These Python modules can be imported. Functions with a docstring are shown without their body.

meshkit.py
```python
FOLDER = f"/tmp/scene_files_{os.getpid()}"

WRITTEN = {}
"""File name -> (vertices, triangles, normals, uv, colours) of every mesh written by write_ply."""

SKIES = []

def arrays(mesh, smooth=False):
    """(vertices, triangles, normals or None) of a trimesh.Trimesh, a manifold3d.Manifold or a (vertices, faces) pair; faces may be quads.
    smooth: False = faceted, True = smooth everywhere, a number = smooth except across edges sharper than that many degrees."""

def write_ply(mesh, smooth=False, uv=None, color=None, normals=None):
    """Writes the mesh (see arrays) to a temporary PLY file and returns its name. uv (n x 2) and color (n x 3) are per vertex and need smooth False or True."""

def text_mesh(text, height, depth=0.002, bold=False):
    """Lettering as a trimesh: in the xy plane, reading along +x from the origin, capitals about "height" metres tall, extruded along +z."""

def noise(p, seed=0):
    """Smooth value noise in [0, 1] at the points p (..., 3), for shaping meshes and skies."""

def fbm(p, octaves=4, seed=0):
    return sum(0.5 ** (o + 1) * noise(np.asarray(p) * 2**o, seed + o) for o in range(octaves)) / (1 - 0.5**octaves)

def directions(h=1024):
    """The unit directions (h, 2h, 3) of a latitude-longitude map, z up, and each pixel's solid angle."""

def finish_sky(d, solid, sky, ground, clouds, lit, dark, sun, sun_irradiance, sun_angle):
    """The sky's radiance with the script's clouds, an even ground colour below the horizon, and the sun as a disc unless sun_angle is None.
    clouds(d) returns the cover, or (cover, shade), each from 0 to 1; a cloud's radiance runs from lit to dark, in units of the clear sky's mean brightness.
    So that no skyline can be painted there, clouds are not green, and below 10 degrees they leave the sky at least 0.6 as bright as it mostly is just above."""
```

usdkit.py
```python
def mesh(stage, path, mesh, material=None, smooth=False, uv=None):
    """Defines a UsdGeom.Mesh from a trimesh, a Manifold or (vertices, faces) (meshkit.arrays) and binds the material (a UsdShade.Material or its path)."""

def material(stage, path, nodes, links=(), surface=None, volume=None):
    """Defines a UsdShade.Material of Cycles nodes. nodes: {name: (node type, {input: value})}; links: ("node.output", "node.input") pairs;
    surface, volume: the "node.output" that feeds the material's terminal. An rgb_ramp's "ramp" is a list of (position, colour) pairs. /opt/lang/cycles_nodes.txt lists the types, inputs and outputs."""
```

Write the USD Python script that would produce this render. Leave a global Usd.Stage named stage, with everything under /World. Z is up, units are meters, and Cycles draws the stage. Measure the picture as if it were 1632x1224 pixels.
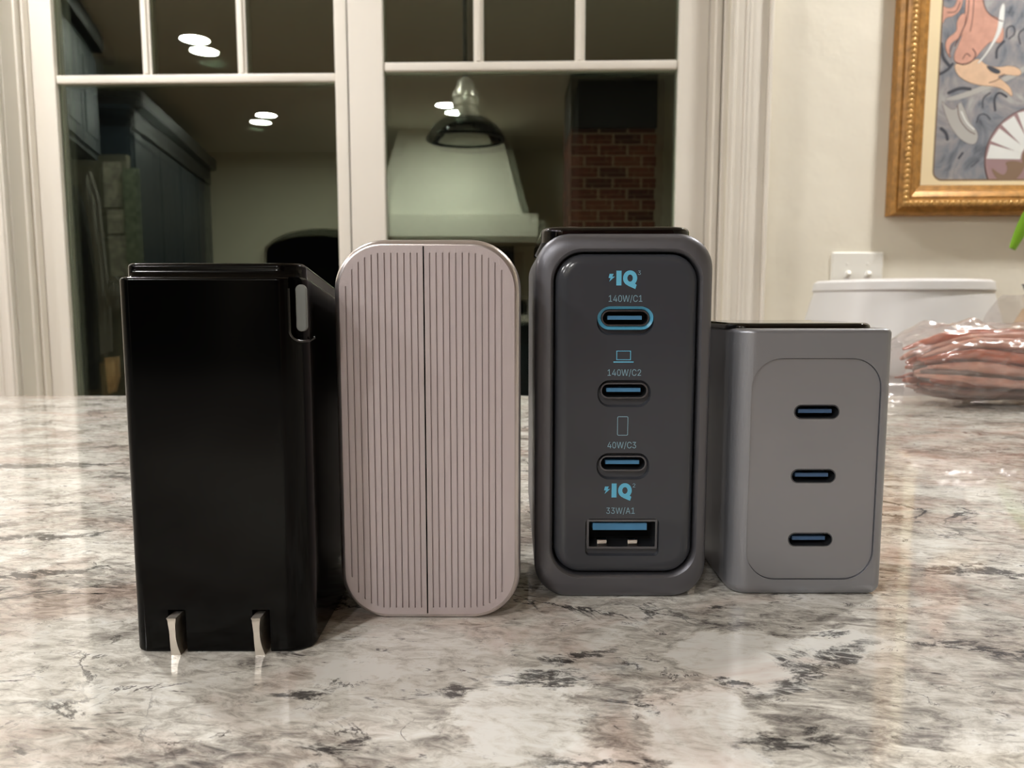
import math, random
import numpy as np, trimesh, manifold3d as m3
from shapely.geometry import Polygon, LineString, Point, box as sbox
from shapely.ops import unary_union
from shapely import affinity
import usdkit, meshkit
from pxr import Usd, UsdGeom, UsdLux, UsdShade, Gf, Sdf

random.seed(4)
rng = np.random.default_rng(4)
stage = Usd.Stage.CreateInMemory()
UsdGeom.SetStageUpAxis(stage, UsdGeom.Tokens.z)
UsdGeom.SetStageMetersPerUnit(stage, 1.0)
UsdGeom.Xform.Define(stage, '/World')
UsdGeom.Scope.Define(stage, '/World/Looks')

# ------------------------------------------------------------------ camera, exposure
TOP = 0.92                    # counter top
HC = 0.0575                   # lens above the counter
ZC = TOP + HC
F = 1226.0                    # focal length in pixels of the 1632 x 1224 frame
PITCH = math.atan(132 / F)
cam = UsdGeom.Camera.Define(stage, '/World/camera')
cam.AddTranslateOp().Set((0, 0, ZC))
cam.AddRotateXOp().Set(90 - math.degrees(PITCH))
cam.CreateHorizontalApertureAttr(36.0)
cam.CreateVerticalApertureAttr(27.0)
cam.CreateFocalLengthAttr(36.0 * F / 1632)
cam.CreateFStopAttr(52.0)
cam.CreateFocusDistanceAttr(0.140)
cam.CreateClippingRangeAttr((0.01, 100))
cam.CreateExposureAttr(1.78)
LAMP = 118.0                   # radiance of the ceiling lamps
# night outside: a nearly black sky
dome = UsdLux.DomeLight.Define(stage, '/World/night_sky')
dome.CreateIntensityAttr(1.0)
dome.CreateColorAttr((0.0001, 0.0001, 0.0001))


# ------------------------------------------------------------------ photo geometry
def ray(px, py):
    a, b = (px - 816) / F, (612 - py) / F
    c, s = math.cos(PITCH), math.sin(PITCH)
    return np.array([a, c + b * s, -s + b * c])


CAMP = np.array([0, 0, ZC])


def P(px, py, Y):
    r = ray(px, py)
    return CAMP + r * (Y / r[1])


def G(px, py, z=TOP):
    r = ray(px, py)
    return CAMP + r * ((z - ZC) / r[2])


WALLD, WYAW = 1.80, math.radians(-1.7)
WR = np.array([[math.cos(WYAW), -math.sin(WYAW), 0], [math.sin(WYAW), math.cos(WYAW), 0], [0, 0, 1]])
WO = np.array([0, WALLD, 0])
WM = np.eye(4); WM[:3, :3] = WR; WM[:3, 3] = WO


def W(px, py, n=0.0):
    """the photo's point on the wall plane pushed n metres into the wall: (u, z)"""
    r, c = WR.T @ ray(px, py), WR.T @ (CAMP - WO)
    p = c + r * ((n - c[1]) / r[1])
    return p[0], p[2]


def mirror(n):
    N = WR @ np.array([0, 1, 0]); q = WO + N * n
    m = np.eye(4); m[:3, :3] -= 2 * np.outer(N, N); m[:3, 3] = 2 * np.dot(N, q) * N
    return m


MR, ML = mirror(0.04), mirror(0.115)


def V(px, py, D):
    return P(px, py, D)


# ------------------------------------------------------------------ scene helpers
used = {}


def numbered(path):
    k = used.get(path, 0); used[path] = k + 1
    return path if k == 0 else f'{path}_{k:03d}'


def tag(o, label=None, cat=None, group=None, kind=None):
    p = o.GetPrim() if hasattr(o, 'GetPrim') else o
    for k, v in (('label', label), ('category', cat), ('group', group), ('kind', kind)):
        if v: p.SetCustomDataByKey(k, v)
    return o


def thing(name, label, cat, loc=(0, 0, 0), rz=0, group=None, kind=None):
    x = UsdGeom.Xform.Define(stage, numbered('/World/' + name))
    x.AddTranslateOp().Set(tuple(map(float, loc)))
    if rz: x.AddRotateZOp().Set(float(rz))
    return tag(x, label, cat, group, kind)


def fixn(m):
    if m.volume < 0: m.invert()
    return m


def obj(name, mesh, mat, parent=None, smooth=35, label=None, kind=None):
    path = numbered((str(parent.GetPath()) if parent is not None else '/World') + '/' + name)
    if isinstance(mesh, m3.Manifold): mesh = to_tm(mesh)
    o = usdkit.mesh(stage, path, mesh, M[mat], smooth=smooth)
    return tag(o, label, None, None, kind)


def xf(m, mat4):
    m = m.copy(); m.apply_transform(mat4)
    if np.linalg.det(np.asarray(mat4)[:3, :3]) < 0 and m.volume < 0: m.invert()
    return m


def to_m(t):
    t = t.copy(); t.merge_vertices(digits_vertex=8)
    return m3.Manifold(m3.Mesh(np.asarray(t.vertices, np.float32), np.asarray(t.faces, np.uint32)))


def to_tm(m):
    g = m.to_mesh()
    return trimesh.Trimesh(g.vert_properties[:, :3].astype(float), g.tri_verts, process=True)


def rr(w, h, r, n=10):
    """rounded rectangle, counter-clockwise, centred; r may be four radii (+x+y, -x+y, -x-y, +x-y)"""
    R = [r] * 4 if np.isscalar(r) else list(r)
    out = []
    for k, (sx, sy) in enumerate(((1, 1), (-1, 1), (-1, -1), (1, -1))):
        q = max(R[k], 1e-6)
        for a in np.linspace(k * 90, k * 90 + 90, n):
            a = math.radians(a)
            out.append((sx * (w / 2 - q) + q * math.cos(a), sy * (h / 2 - q) + q * math.sin(a)))
    return np.array(out)


def loft(rings, closed=False):
    rings = [np.asarray(r, float) for r in rings]
    n = len(rings[0]); v = np.vstack(rings); f = []
    for k in range(len(rings) - 1):
        a, b = k * n, (k + 1) * n
        for i in range(n):
            j = (i + 1) % n
            f += [(a + i, a + j, b + j), (a + i, b + j, b + i)]
    if closed:
        e = (len(rings) - 1) * n
        for i in range(n):
            j = (i + 1) % n
            f += [(e + i, e + j, j), (e + i, j, i)]
        return fixn(trimesh.Trimesh(v, np.array(f), process=False))
    c0, c1 = len(v), len(v) + 1
    v = np.vstack([v, rings[0].mean(0), rings[-1].mean(0)])
    e = (len(rings) - 1) * n
    for i in range(n):
        j = (i + 1) % n
        f += [(c0, j, i), (c1, e + i, e + j)]
    return fixn(trimesh.Trimesh(v, np.array(f), process=False))


def rbox(w, h, R, L, f0=0, f1=0, e0=None, e1=None, n=10, k=6):
    """rounded rectangle (w x h, corner R) swept L along c with fillets f0, f1 (depth e0, e1) at its ends; local axes a, b, c"""
    e0 = f0 if e0 is None else e0; e1 = f1 if e1 is None else e1
    lv = []
    for t in np.linspace(0, math.pi / 2, k) if f0 else [0]:
        lv.append((f0 * (1 - math.sin(t)), e0 * (1 - math.cos(t))))
    for t in np.linspace(math.pi / 2, 0, k) if f1 else [0]:
        lv.append((f1 * (1 - math.sin(t)), L - e1 * (1 - math.cos(t))))
    rings = []
    for i, c in lv:
        Ri = max(R - i, 2e-5) if np.isscalar(R) else [max(q - i, 2e-5) for q in R]
        p = rr(w - 2 * i, h - 2 * i, Ri, n)
        rings.append(np.c_[p, np.full(len(p), c)])
    return loft(rings)


def AY(m, x=0, y=0, z=0):
    """a,b,c -> x,z,y (c runs away from the viewer)"""
    m = m.copy(); m.vertices = m.vertices[:, [0, 2, 1]] + np.array([x, y, z]); m.faces = m.faces[:, ::-1]
    return fixn(m)


def AZ(m, x=0, y=0, z=0):
    m = m.copy(); m.vertices = m.vertices + np.array([x, y, z]); return m


def poly_y(pg, y0, y1):
    """a shapely polygon in x,z extruded from y0 to y1"""
    gs = getattr(pg, 'geoms', [pg]); out = []
    for g in gs:
        if g.area < 1e-12: continue
        e = trimesh.creation.extrude_polygon(g, y1 - y0, engine='earcut')
        out.append(AY(e, 0, y0, 0))
    return trimesh.util.concatenate(out)


def bx(x0, x1, y0, y1, z0, z1, r=0.0):
    if r: return AZ(rbox(x1 - x0, y1 - y0, r, z1 - z0, r, r, n=3, k=3), (x0 + x1) / 2, (y0 + y1) / 2, z0)
    m = trimesh.creation.box((x1 - x0, y1 - y0, z1 - z0)); m.apply_translation(((x0 + x1) / 2, (y0 + y1) / 2, (z0 + z1) / 2)); return m


def cat(*ms):
    return trimesh.util.concatenate([to_tm(m) if isinstance(m, m3.Manifold) else m for m in ms])


def tube(pts, rad, n=10, cap=True):
    pts = np.asarray(pts, float); rad = np.broadcast_to(rad, len(pts))
    rings = []; up = np.array([0, 0, 1.0])
    for k, p in enumerate(pts):
        t = pts[min(k + 1, len(pts) - 1)] - pts[max(k - 1, 0)]; t /= np.linalg.norm(t)
        a = np.cross(t, up)
        if np.linalg.norm(a) < 1e-3: a = np.cross(t, [1, 0, 0])
        a /= np.linalg.norm(a); b = np.cross(t, a)
        th = np.linspace(0, 2 * math.pi, n, endpoint=False)
        rings.append(p + rad[k] * (np.cos(th)[:, None] * a + np.sin(th)[:, None] * b))
    return loft(rings)


def lathe(prof, n=48, closed=False):
    th = np.linspace(0, 2 * math.pi, n, endpoint=False)
    return loft([np.c_[r * np.cos(th), r * np.sin(th), np.full(n, z)] for r, z in prof], closed)


def text(s, h, cx, cz, y, depth=0.00004, bold=False, xs=1.0):
    m = meshkit.text_mesh(s, h, depth, bold)
    b = m.bounds
    m.apply_translation((-(b[0][0] + b[1][0]) / 2, 0, 0)); m.vertices[:, 0] *= xs
    v = m.vertices.copy(); m.vertices = np.c_[v[:, 0] + cx, y - v[:, 2], v[:, 1] + cz]
    return m


# ------------------------------------------------------------------ materials
M = {}


def s2l(c):
    return tuple(((x / 255 + 0.055) / 1.055) ** 2.4 if x > 10 else x / 255 / 12.92 for x in c)


def mat(name, col, rough=0.5, metal=0.0, spec=0.5, coat=0.0, bump=None, var=None, emit=None, **kw):
    nodes = {'p': ('principled_bsdf', dict(base_color=s2l(col), roughness=rough, metallic=metal, specular_ior_level=spec, coat_weight=coat, **kw))}
    links = []
    if bump or var:
        nodes['g'] = ('texture_coordinate', {})
    if var:       # (scale, amount)
        nodes['vn'] = ('noise_texture', dict(scale=var[0], detail=5.0, roughness=0.6))
        c = np.array(s2l(col))
        nodes['vr'] = ('rgb_ramp', dict(ramp=[(0.3, tuple(c * (1 - var[1]))), (0.7, tuple(np.minimum(c * (1 + var[1]), 1)))]))
        links += [('g.object', 'vn.vector'), ('vn.fac', 'vr.fac'), ('vr.color', 'p.base_color')]
    if bump:      # (scale, strength, distance)
        nodes['bn'] = ('noise_texture', dict(scale=bump[0], detail=4.0, roughness=0.55))
        nodes['b'] = ('bump', dict(strength=bump[1], distance=bump[2]))
        links += [('g.object', 'bn.vector'), ('bn.fac', 'b.height'), ('b.normal', 'p.normal')]
    M[name] = usdkit.material(stage, '/World/Looks/' + name, nodes, links, surface='p.BSDF')


def pane(name, r):
    M[name] = usdkit.material(stage, '/World/Looks/' + name, {
        't': ('transparent_bsdf', dict(color=(0.95, 0.97, 0.955))), 'gl': ('glossy_bsdf', dict(color=(0.88, 0.98, 0.86), roughness=0.0)),
        'f': ('fresnel', dict(IOR=1.5)), 'a': ('math', dict(math_type='add', value2=r, use_clamp=True)), 'x': ('mix_closure', {})},
        [('f.fac', 'a.value1'), ('a.value', 'x.fac'), ('t.BSDF', 'x.closure1'), ('gl.BSDF', 'x.closure2')], surface='x.closure')


mat('plaster', (234, 228, 213), 0.7, bump=(7, 0.22, 0.02))
mat('ceiling_paint', (215, 212, 200), 0.9)
mat('white_paint', (232, 226, 216), 0.35)
mat('white_bead', (242, 238, 232), 0.3)
pane('pane_front', 0.075)
pane('pane_rear', 0.02)
mat('black_gloss', (3, 3, 3), 0.12, spec=0.16)
mat('black_inner', (3, 3, 3), 0.5, spec=0.2)
mat('black_mirror', (4, 3, 4), 0.06, spec=0.6)
mat('black_rim', (14, 14, 14), 0.16, spec=0.8)
mat('pill_grey', (112, 115, 112), 0.5)
mat('nickel', (238, 230, 220), 0.30, 0.7, bump=(900, 0.15, 0.0004))
mat('silver', (200, 188, 190), 0.42, 0.5, bump=(5000, 0.12, 0.0002))
mat('silver_bright', (214, 206, 206), 0.27, 0.85)
mat('groove_grey', (180, 168, 168), 0.6, 0.3)
mat('graphite', (110, 110, 116), 0.42, 0.75, bump=(6000, 0.1, 0.0002))
mat('smoked_panel', (60, 62, 68), 0.18, spec=0.5)
mat('smoked_recess', (52, 53, 57), 0.3)
mat('port_ring', (112, 114, 120), 0.25, 0.9)
mat('chrome', (225, 222, 218), 0.12, 1.0)
mat('blue_ring', (74, 148, 182), 0.25)
mat('blue_tongue', (72, 130, 172), 0.5)
mat('dim_tongue', (62, 92, 128), 0.5)
mat('print_blue', (98, 182, 216), 0.5)
mat('print_pale', (122, 158, 174), 0.5)
mat('pewter', (150, 151, 157), 0.40, 0.7, bump=(6000, 0.1, 0.0002))
mat('pewter_panel', (158, 159, 165), 0.38, 0.75, bump=(8000, 0.08, 0.0002))
mat('switch_white', (240, 238, 232), 0.35)
mat('bin_white', (226, 224, 224), 0.35)
mat('gold_wood', (168, 122, 62), 0.38, 0.25, var=(60, 0.35))
mat('gold_bead', (190, 146, 84), 0.35, 0.3, var=(90, 0.3))
mat('gold_dark', (112, 78, 40), 0.45, 0.15)
mat('cream_mat', (240, 222, 182), 0.8)
mat('art_edge', (128, 104, 78), 0.8)
mat('art_coral', (206, 156, 138), 0.8, var=(40, 0.12))
mat('art_peach', (220, 186, 156), 0.8, var=(40, 0.1))
mat('art_line', (104, 76, 72), 0.8)
mat('art_white', (226, 228, 226), 0.8)
mat('art_mauve', (158, 130, 132), 0.8)
mat('art_pale', (178, 176, 172), 0.8)
mat('art_dark', (70, 72, 80), 0.8)
mat('art_tan', (136, 112, 92), 0.8)
mat('rust', (182, 92, 60), 0.5, var=(70, 0.45))
mat('rust_light', (206, 150, 130), 0.5, var=(90, 0.3))
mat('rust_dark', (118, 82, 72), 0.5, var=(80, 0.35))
mat('leaf', (138, 192, 52), 0.4)
mat('leaf_dark', (78, 128, 40), 0.4)
mat('tan_wood', (196, 160, 116), 0.5, var=(50, 0.2))
mat('pot_dark', (78, 76, 74), 0.3)
mat('soil', (52, 40, 32), 0.9)
mat('cabinet_blue', (26, 34, 41), 0.45)
mat('end_panel_paint', (96, 92, 78), 0.8)
mat('cabinet_edge', (34, 42, 48), 0.5)
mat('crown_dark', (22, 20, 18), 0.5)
mat('hood_plaster', (226, 222, 206), 0.7, bump=(14, 0.4, 0.02))
mat('kitchen_wall', (214, 208, 188), 0.8)
mat('brick', (104, 54, 38), 0.85, var=(30, 0.35))
mat('brick_dark', (78, 40, 30), 0.85, var=(30, 0.35))
mat('brick_light', (122, 70, 50), 0.85, var=(30, 0.3))
mat('mortar', (166, 148, 120), 0.9)
mat('floor_wood', (124, 88, 58), 0.4, var=(12, 0.3))
mat('range_dark', (30, 28, 28), 0.4)
mat('void_dark', (8, 7, 6), 0.9)
mat('paper', (150, 146, 132), 0.8, var=(14, 0.5))
mat('paper_green', (98, 106, 88), 0.8, var=(20, 0.5))
mat('cloth_dark', (34, 33, 32), 0.9)
mat('cloth_grey', (104, 100, 92), 0.9)
mat('iron', (28, 27, 26), 0.35, 0.6)
M['lamp'] = usdkit.material(stage, '/World/Looks/lamp', {'e': ('emission', dict(color=(1.0, 0.985, 0.955), strength=LAMP))}, [], surface='e.emission')
M['clear_shade'] = usdkit.material(stage, '/World/Looks/clear_shade', {
    't': ('transparent_bsdf', dict(color=(0.86, 0.88, 0.87))), 'gl': ('glossy_bsdf', dict(color=(1, 1, 1), roughness=0.03)), 'f': ('fresnel', dict(IOR=1.5)), 'x': ('mix_closure', {})},
    [('f.fac', 'x.fac'), ('t.BSDF', 'x.closure1'), ('gl.BSDF', 'x.closure2')], surface='x.closure')
M['film'] = usdkit.material(stage, '/World/Looks/film', {
    't': ('transparent_bsdf', dict(color=(0.98, 0.97, 0.97))), 'gl': ('glossy_bsdf', dict(color=(1, 1, 1), roughness=0.17)), 'd': ('diffuse_bsdf', dict(color=(0.85, 0.82, 0.82))),
    'tc': ('texture_coordinate', {}), 'bn': ('noise_texture', dict(scale=150.0, detail=2.0, roughness=0.5, distortion=1.2)), 'b': ('bump', dict(strength=0.10, distance=0.001)),
    'f': ('layer_weight', dict(blend=0.5)), 'pw': ('math', dict(math_type='power', value2=3.0)), 'k': ('math', dict(math_type='multiply_add', value2=0.5, value3=0.12, use_clamp=True)),
    'x1': ('mix_closure', dict(fac=0.13)), 'x2': ('mix_closure', {})},
    [('tc.object', 'bn.vector'), ('bn.fac', 'b.height'), ('b.normal', 'gl.normal'), ('t.BSDF', 'x1.closure1'), ('d.BSDF', 'x1.closure2'), ('f.facing', 'pw.value1'), ('pw.value', 'k.value1'), ('k.value', 'x2.fac'), ('x1.closure', 'x2.closure1'), ('gl.BSDF', 'x2.closure2')], surface='x2.closure')
# the picture's grey ground
M['art_ground'] = usdkit.material(stage, '/World/Looks/art_ground', {
    'g': ('texture_coordinate', {}), 'n': ('noise_texture', dict(scale=11.0, detail=6.0, roughness=0.6, distortion=1.6)),
    'r': ('rgb_ramp', dict(ramp=[(0.30, s2l((84, 88, 98))), (0.43, s2l((128, 132, 140))), (0.55, s2l((152, 148, 150))), (0.70, s2l((178, 178, 176)))])),
    'p': ('principled_bsdf', dict(roughness=0.85))},
    [('g.object', 'n.vector'), ('n.fac', 'r.fac'), ('r.color', 'p.base_color')], surface='p.BSDF')


def granite():
    N, L = {}, []
    N['g'] = ('geometry', {})
    N['mp'] = ('mapping', dict(rotation=(0, 0, 0.30), scale=(0.85, 1.2, 1.0)))
    L.append(('g.position', 'mp.vector'))

    def noise(k, sc, det, ro, dist=0.0, off=None, src='mp.vector'):
        if off is not None:
            N[k + 'm'] = ('mapping', dict(location=off)); L.append((src, k + 'm.vector')); src = k + 'm.vector'
        N[k] = ('noise_texture', dict(scale=sc, detail=det, roughness=ro, distortion=dist)); L.append((src, k + '.vector'))

    def math_(k, kind, a, b=None, c=None, **kw):
        d = dict(math_type=kind, **kw)
        for i, x in enumerate((a, b, c)):
            if x is None: continue
            if isinstance(x, str): L.append((x, f'{k}.value{i + 1}'))
            else: d[f'value{i + 1}'] = float(x)
        N[k] = ('math', d); return k + '.value'

    def smooth(k, src, lo, hi, t0=0.0, t1=1.0):
        N[k] = ('map_range', dict(range_type='smoothstep', from_min=lo, from_max=hi, to_min=t0, to_max=t1, clamp=True)); L.append((src, k + '.value')); return k + '.result'
    noise('big', 24, 7, 0.62, 1.3, (0.31, 0.12, 0))
    noise('mid', 95, 7, 0.68, 1.0, (1.7, 0.4, 0))
    N['fim'] = ('mapping', dict(location=(4.1, 2.0, 0), scale=(0.7, 1.15, 1.0))); L.append(('mp.vector', 'fim.vector'))
    noise('fine', 330, 7, 0.74, 0.9, None, 'fim.vector')
    noise('pk', 34, 5, 0.6, 0.8, (7.3, 3.1, 0))
    noise('v1', 22, 9, 0.62, 1.2, (2.25, 6.4, 0))
    noise('v2', 75, 8, 0.65, 1.0, (5.2, 1.4, 0))
    noise('msk', 17, 4, 0.6, 0.5, (9.4, 5.0, 0))
    N['flm'] = ('mapping', dict(location=(3.3, 8.1, 0), scale=(0.6, 1.3, 1.0))); L.append(('mp.vector', 'flm.vector'))
    noise('fl', 300, 6, 0.65, 0.7, None, 'flm.vector')
    # places warped by noise, for the large pale islands and the dark seams of this slab
    noise('wp', 75, 8, 0.72, 0.4, (1.1, 7.7, 0))
    N['w'] = ('mix_color', dict(blend_type='add', fac=0.022, use_clamp=False, use_clamp_result=False)); L += [('g.position', 'w.a'), ('wp.color', 'w.b')]
    WOFF = 0.011

    def blob(k, p, q, half):
        """1 inside an ellipse whose long axis runs from the photo's ground point p to q"""
        A_, B_ = G(*p), G(*q)
        c = (A_ + B_) / 2 + WOFF; d = B_ - A_
        N[k + 'm'] = ('mapping', dict(mapping_type='texture', location=(c[0], c[1], TOP + WOFF), rotation=(0, 0, math.atan2(d[1], d[0])), scale=(np.linalg.norm(d) / 2, half, 1.0)))
        N[k] = ('gradient_texture', dict(gradient_type='spherical')); L.extend([('w.result', k + 'm.vector'), (k + 'm.vector', k + '.vector')])
        return k + '.fac'
    pale = None
    for i, (p, q, h) in enumerate((((1000, 1150), (1230, 1165), 0.011), ((1060, 1030), (1330, 1075), 0.012), ((1270, 1040), (1400, 1010), 0.008), ((700, 1150), (960, 1140), 0.012), ((780, 1085), (960, 1075), 0.006), ((500, 1070), (640, 1060), 0.004), ((880, 1215), (1000, 1200), 0.005))):
        f = smooth(f'pa{i}s', blob(f'pa{i}', p, q, h), 0.0, 0.22)
        pale = f if pale is None else math_(f'pam{i}', 'maximum', pale, f)
    seam = None
    for i, (p, q, h) in enumerate((((1170, 1140), (1420, 1010), 0.0055), ((1370, 1020), (1760, 1040), 0.0030), ((600, 1112), (800, 1088), 0.0032), ((780, 1075), (960, 1078), 0.0035), ((820, 1062), (1010, 1030), 0.003), ((1240, 1012), (1360, 1002), 0.0025), ((1230, 1040), (1310, 1062), 0.0045), ((1140, 1090), (1210, 1096), 0.002), ((420, 1115), (560, 1100), 0.003),
                                 ((-200, 880), (260, 838), 0.0040), ((-150, 930), (230, 902), 0.0030), ((-200, 748), (260, 738), 0.010), ((1420, 905), (1700, 915), 0.005), ((1040, 1130), (1050, 1110), 0.002), ((450, 1195), (620, 1185), 0.003), ((1180, 1200), (1330, 1150), 0.0035), ((840, 1212), (1120, 1222), 0.003))):
        f = smooth(f'se{i}s', blob(f'se{i}', p, q, h * 0.62), 0.03, 0.55)
        seam = f if seam is None else math_(f'sem{i}', 'maximum', seam, f)
    t = math_('a0', 'multiply', 'big.fac', 0.75)
    t = math_('a1', 'multiply_add', 'mid.fac', 0.70, t)
    t = math_('a2', 'multiply_add', 'fine.fac', 1.0, t)
    t = math_('a3', 'multiply_add', t, 0.43, 0.0)
    t = math_('a4', 'multiply_add', pale, 0.10, t)
    N['base'] = ('rgb_ramp', dict(ramp=[(0.36, s2l((80, 78, 80))), (0.425, s2l((132, 127, 123))), (0.475, s2l((174, 169, 162))), (0.515, s2l((206, 202, 194))), (0.56, s2l((232, 229, 222))), (0.61, s2l((244, 243, 239)))])); L.append((t, 'base.fac'))
    N['pkr'] = ('rgb_ramp', dict(ramp=[(0.48, (0, 0, 0)), (0.66, (0.7, 0.7, 0.7))])); L.append(('pk.fac', 'pkr.fac'))
    N['pkx'] = ('mix_color', dict(blend_type='multiply', b=s2l((220, 196, 188)))); L += [('pkr.color', 'pkx.fac'), ('base.color', 'pkx.a')]
    prev = 'pkx.result'
    keep = math_('inv', 'multiply_add', pale, -0.9, 1.0)
    # small dark flecks
    f = math_('flk', 'multiply', smooth('fls', 'fl.fac', 0.60, 0.67, 0, 0.8), smooth('flb', 'mid.fac', 0.42, 0.60, 1.0, 0.1))
    f = math_('flk2', 'multiply', f, keep)
    N['flx'] = ('mix_color', dict(b=s2l((52, 47, 50)))); L += [(f, 'flx.fac'), (prev, 'flx.a')]; prev = 'flx.result'
    # thin veins where a noise crosses its middle, kept by a mask; strongest along the slab's seams
    for k, wd, lo, hi, col in (('v1', 0.020, 0.50, 0.60, (38, 34, 38)), ('v2', 0.024, 0.52, 0.64, (70, 62, 62))):
        d = math_(k + 'a', 'absolute', math_(k + 's', 'subtract', k + '.fac', 0.5))
        line = smooth(k + 'r', d, 0.0, wd, 1.0, 0.0)
        f = math_(k + 'f', 'multiply', math_(k + 'g', 'multiply', line, smooth(k + 'k', ('msk' if k == 'v1' else 'mid') + '.fac', lo, hi, 0.0, 0.9)), keep)
        N[k + 'x'] = ('mix_color', dict(b=s2l(col))); L += [(f, k + 'x.fac'), (prev, k + 'x.a')]; prev = k + 'x.result'
    sg = math_('sg', 'multiply', seam, smooth('sgn', 'fine.fac', 0.62, 0.48, 0.10, 0.85))
    N['sx'] = ('mix_color', dict(b=s2l((40, 37, 40)))); L += [(sg, 'sx.fac'), (prev, 'sx.a')]; prev = 'sx.result'
    N['p'] = ('principled_bsdf', dict(roughness=0.05, specular_ior_level=0.55)); L.append((prev, 'p.base_color'))
    M['granite'] = usdkit.material(stage, '/World/Looks/granite', N, L, surface='p.BSDF')


granite()

# ------------------------------------------------------------------ the room
CEIL = 2.62
XL, XR, DB = -4.3, 2.7, 8.6


def virt_box(x0, x1, d0, d1, z0, z1, r=0.0, mir=MR):
    return xf(bx(x0, x1, d0, d1, z0, z1, r), mir)


def struct(name, mesh, m, label=None, cat=None):
    o = obj(name, mesh, m); return tag(o, label, cat, None, 'structure')


struct('floor', virt_box(XL - 0.1, XR + 0.1, 1.55, DB + 1.6, -0.1, 0), 'floor_wood')
struct('ceiling', virt_box(XL - 0.1, XR + 0.1, 1.55, DB + 1.6, CEIL, CEIL + 0.1), 'ceiling_paint')
struct('wall_left', virt_box(XL - 0.1, XL, 1.60, DB, 0, CEIL), 'kitchen_wall')
struct('wall_right', virt_box(XR, XR + 0.1, 1.60, DB, 0, CEIL), 'kitchen_wall')

# back wall with an arched opening and the dark passage behind it
ax0, ax1 = V(412, 400, DB)[0], V(600, 400, DB)[0]
az1 = V(490, 362, DB)[2]
ash = V(420, 404, DB)[2]
am = (ax0 + ax1) / 2
th = np.linspace(math.pi, 0, 24)
arch = Polygon([(ax0, -0.01)] + [(am + (ax1 - ax0) / 2 * math.cos(t), ash + (az1 - ash) * math.sin(t)) for t in th] + [(ax1, -0.01)])
wallpoly = sbox(XL, 0, XR, CEIL).difference(arch)
struct('wall_back', xf(poly_y(wallpoly, DB, DB + 0.1), MR), 'kitchen_wall')
struct('unlit_passage_1', xf(cat(bx(ax0 - 0.5, ax1 + 0.5, DB + 1.5, DB + 1.55, 0, CEIL), bx(ax0 - 0.5, ax0 - 0.45, DB + 0.1, DB + 1.5, 0, CEIL),
                        bx(ax1 + 0.45, ax1 + 0.5, DB + 0.1, DB + 1.5, 0, CEIL)), MR), 'void_dark')  # passage walls: the unlit depth is put into a near-black colour

# ------------------------------------------------------------------ window wall
uL = W(27, 480)[0]          # opening, left
uR = W(1151, 480)[0]        # opening, right
WZ0, WZ1 = 0.42, 2.10
TH = 0.20
wl, wr = -4.2, 2.52
wm = cat(bx(wl, uL, 0, TH, 0, CEIL), bx(uR, wr, 0, TH, 0, CEIL), bx(uL, uR, 0, TH, 0, WZ0), bx(uL, uR, 0, TH, WZ1, CEIL))
struct('wall_window_side', xf(wm, WM), 'plaster')
bm = cat(bx(wl, W(-80, 480)[0], -0.015, -0.0005, 0, 0.14), bx(W(1222, 480)[0], wr, -0.015, -0.0005, 0, 0.14))
struct('baseboard_window_side', xf(bm, WM), 'white_paint')

win = thing('window_1', 'white framed two-leaf window with three small lights above each large pane, dark night glass', 'window', WO, math.degrees(WYAW), kind='structure')


def uv(px, n): return W(px, 480, n)[0]


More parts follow.
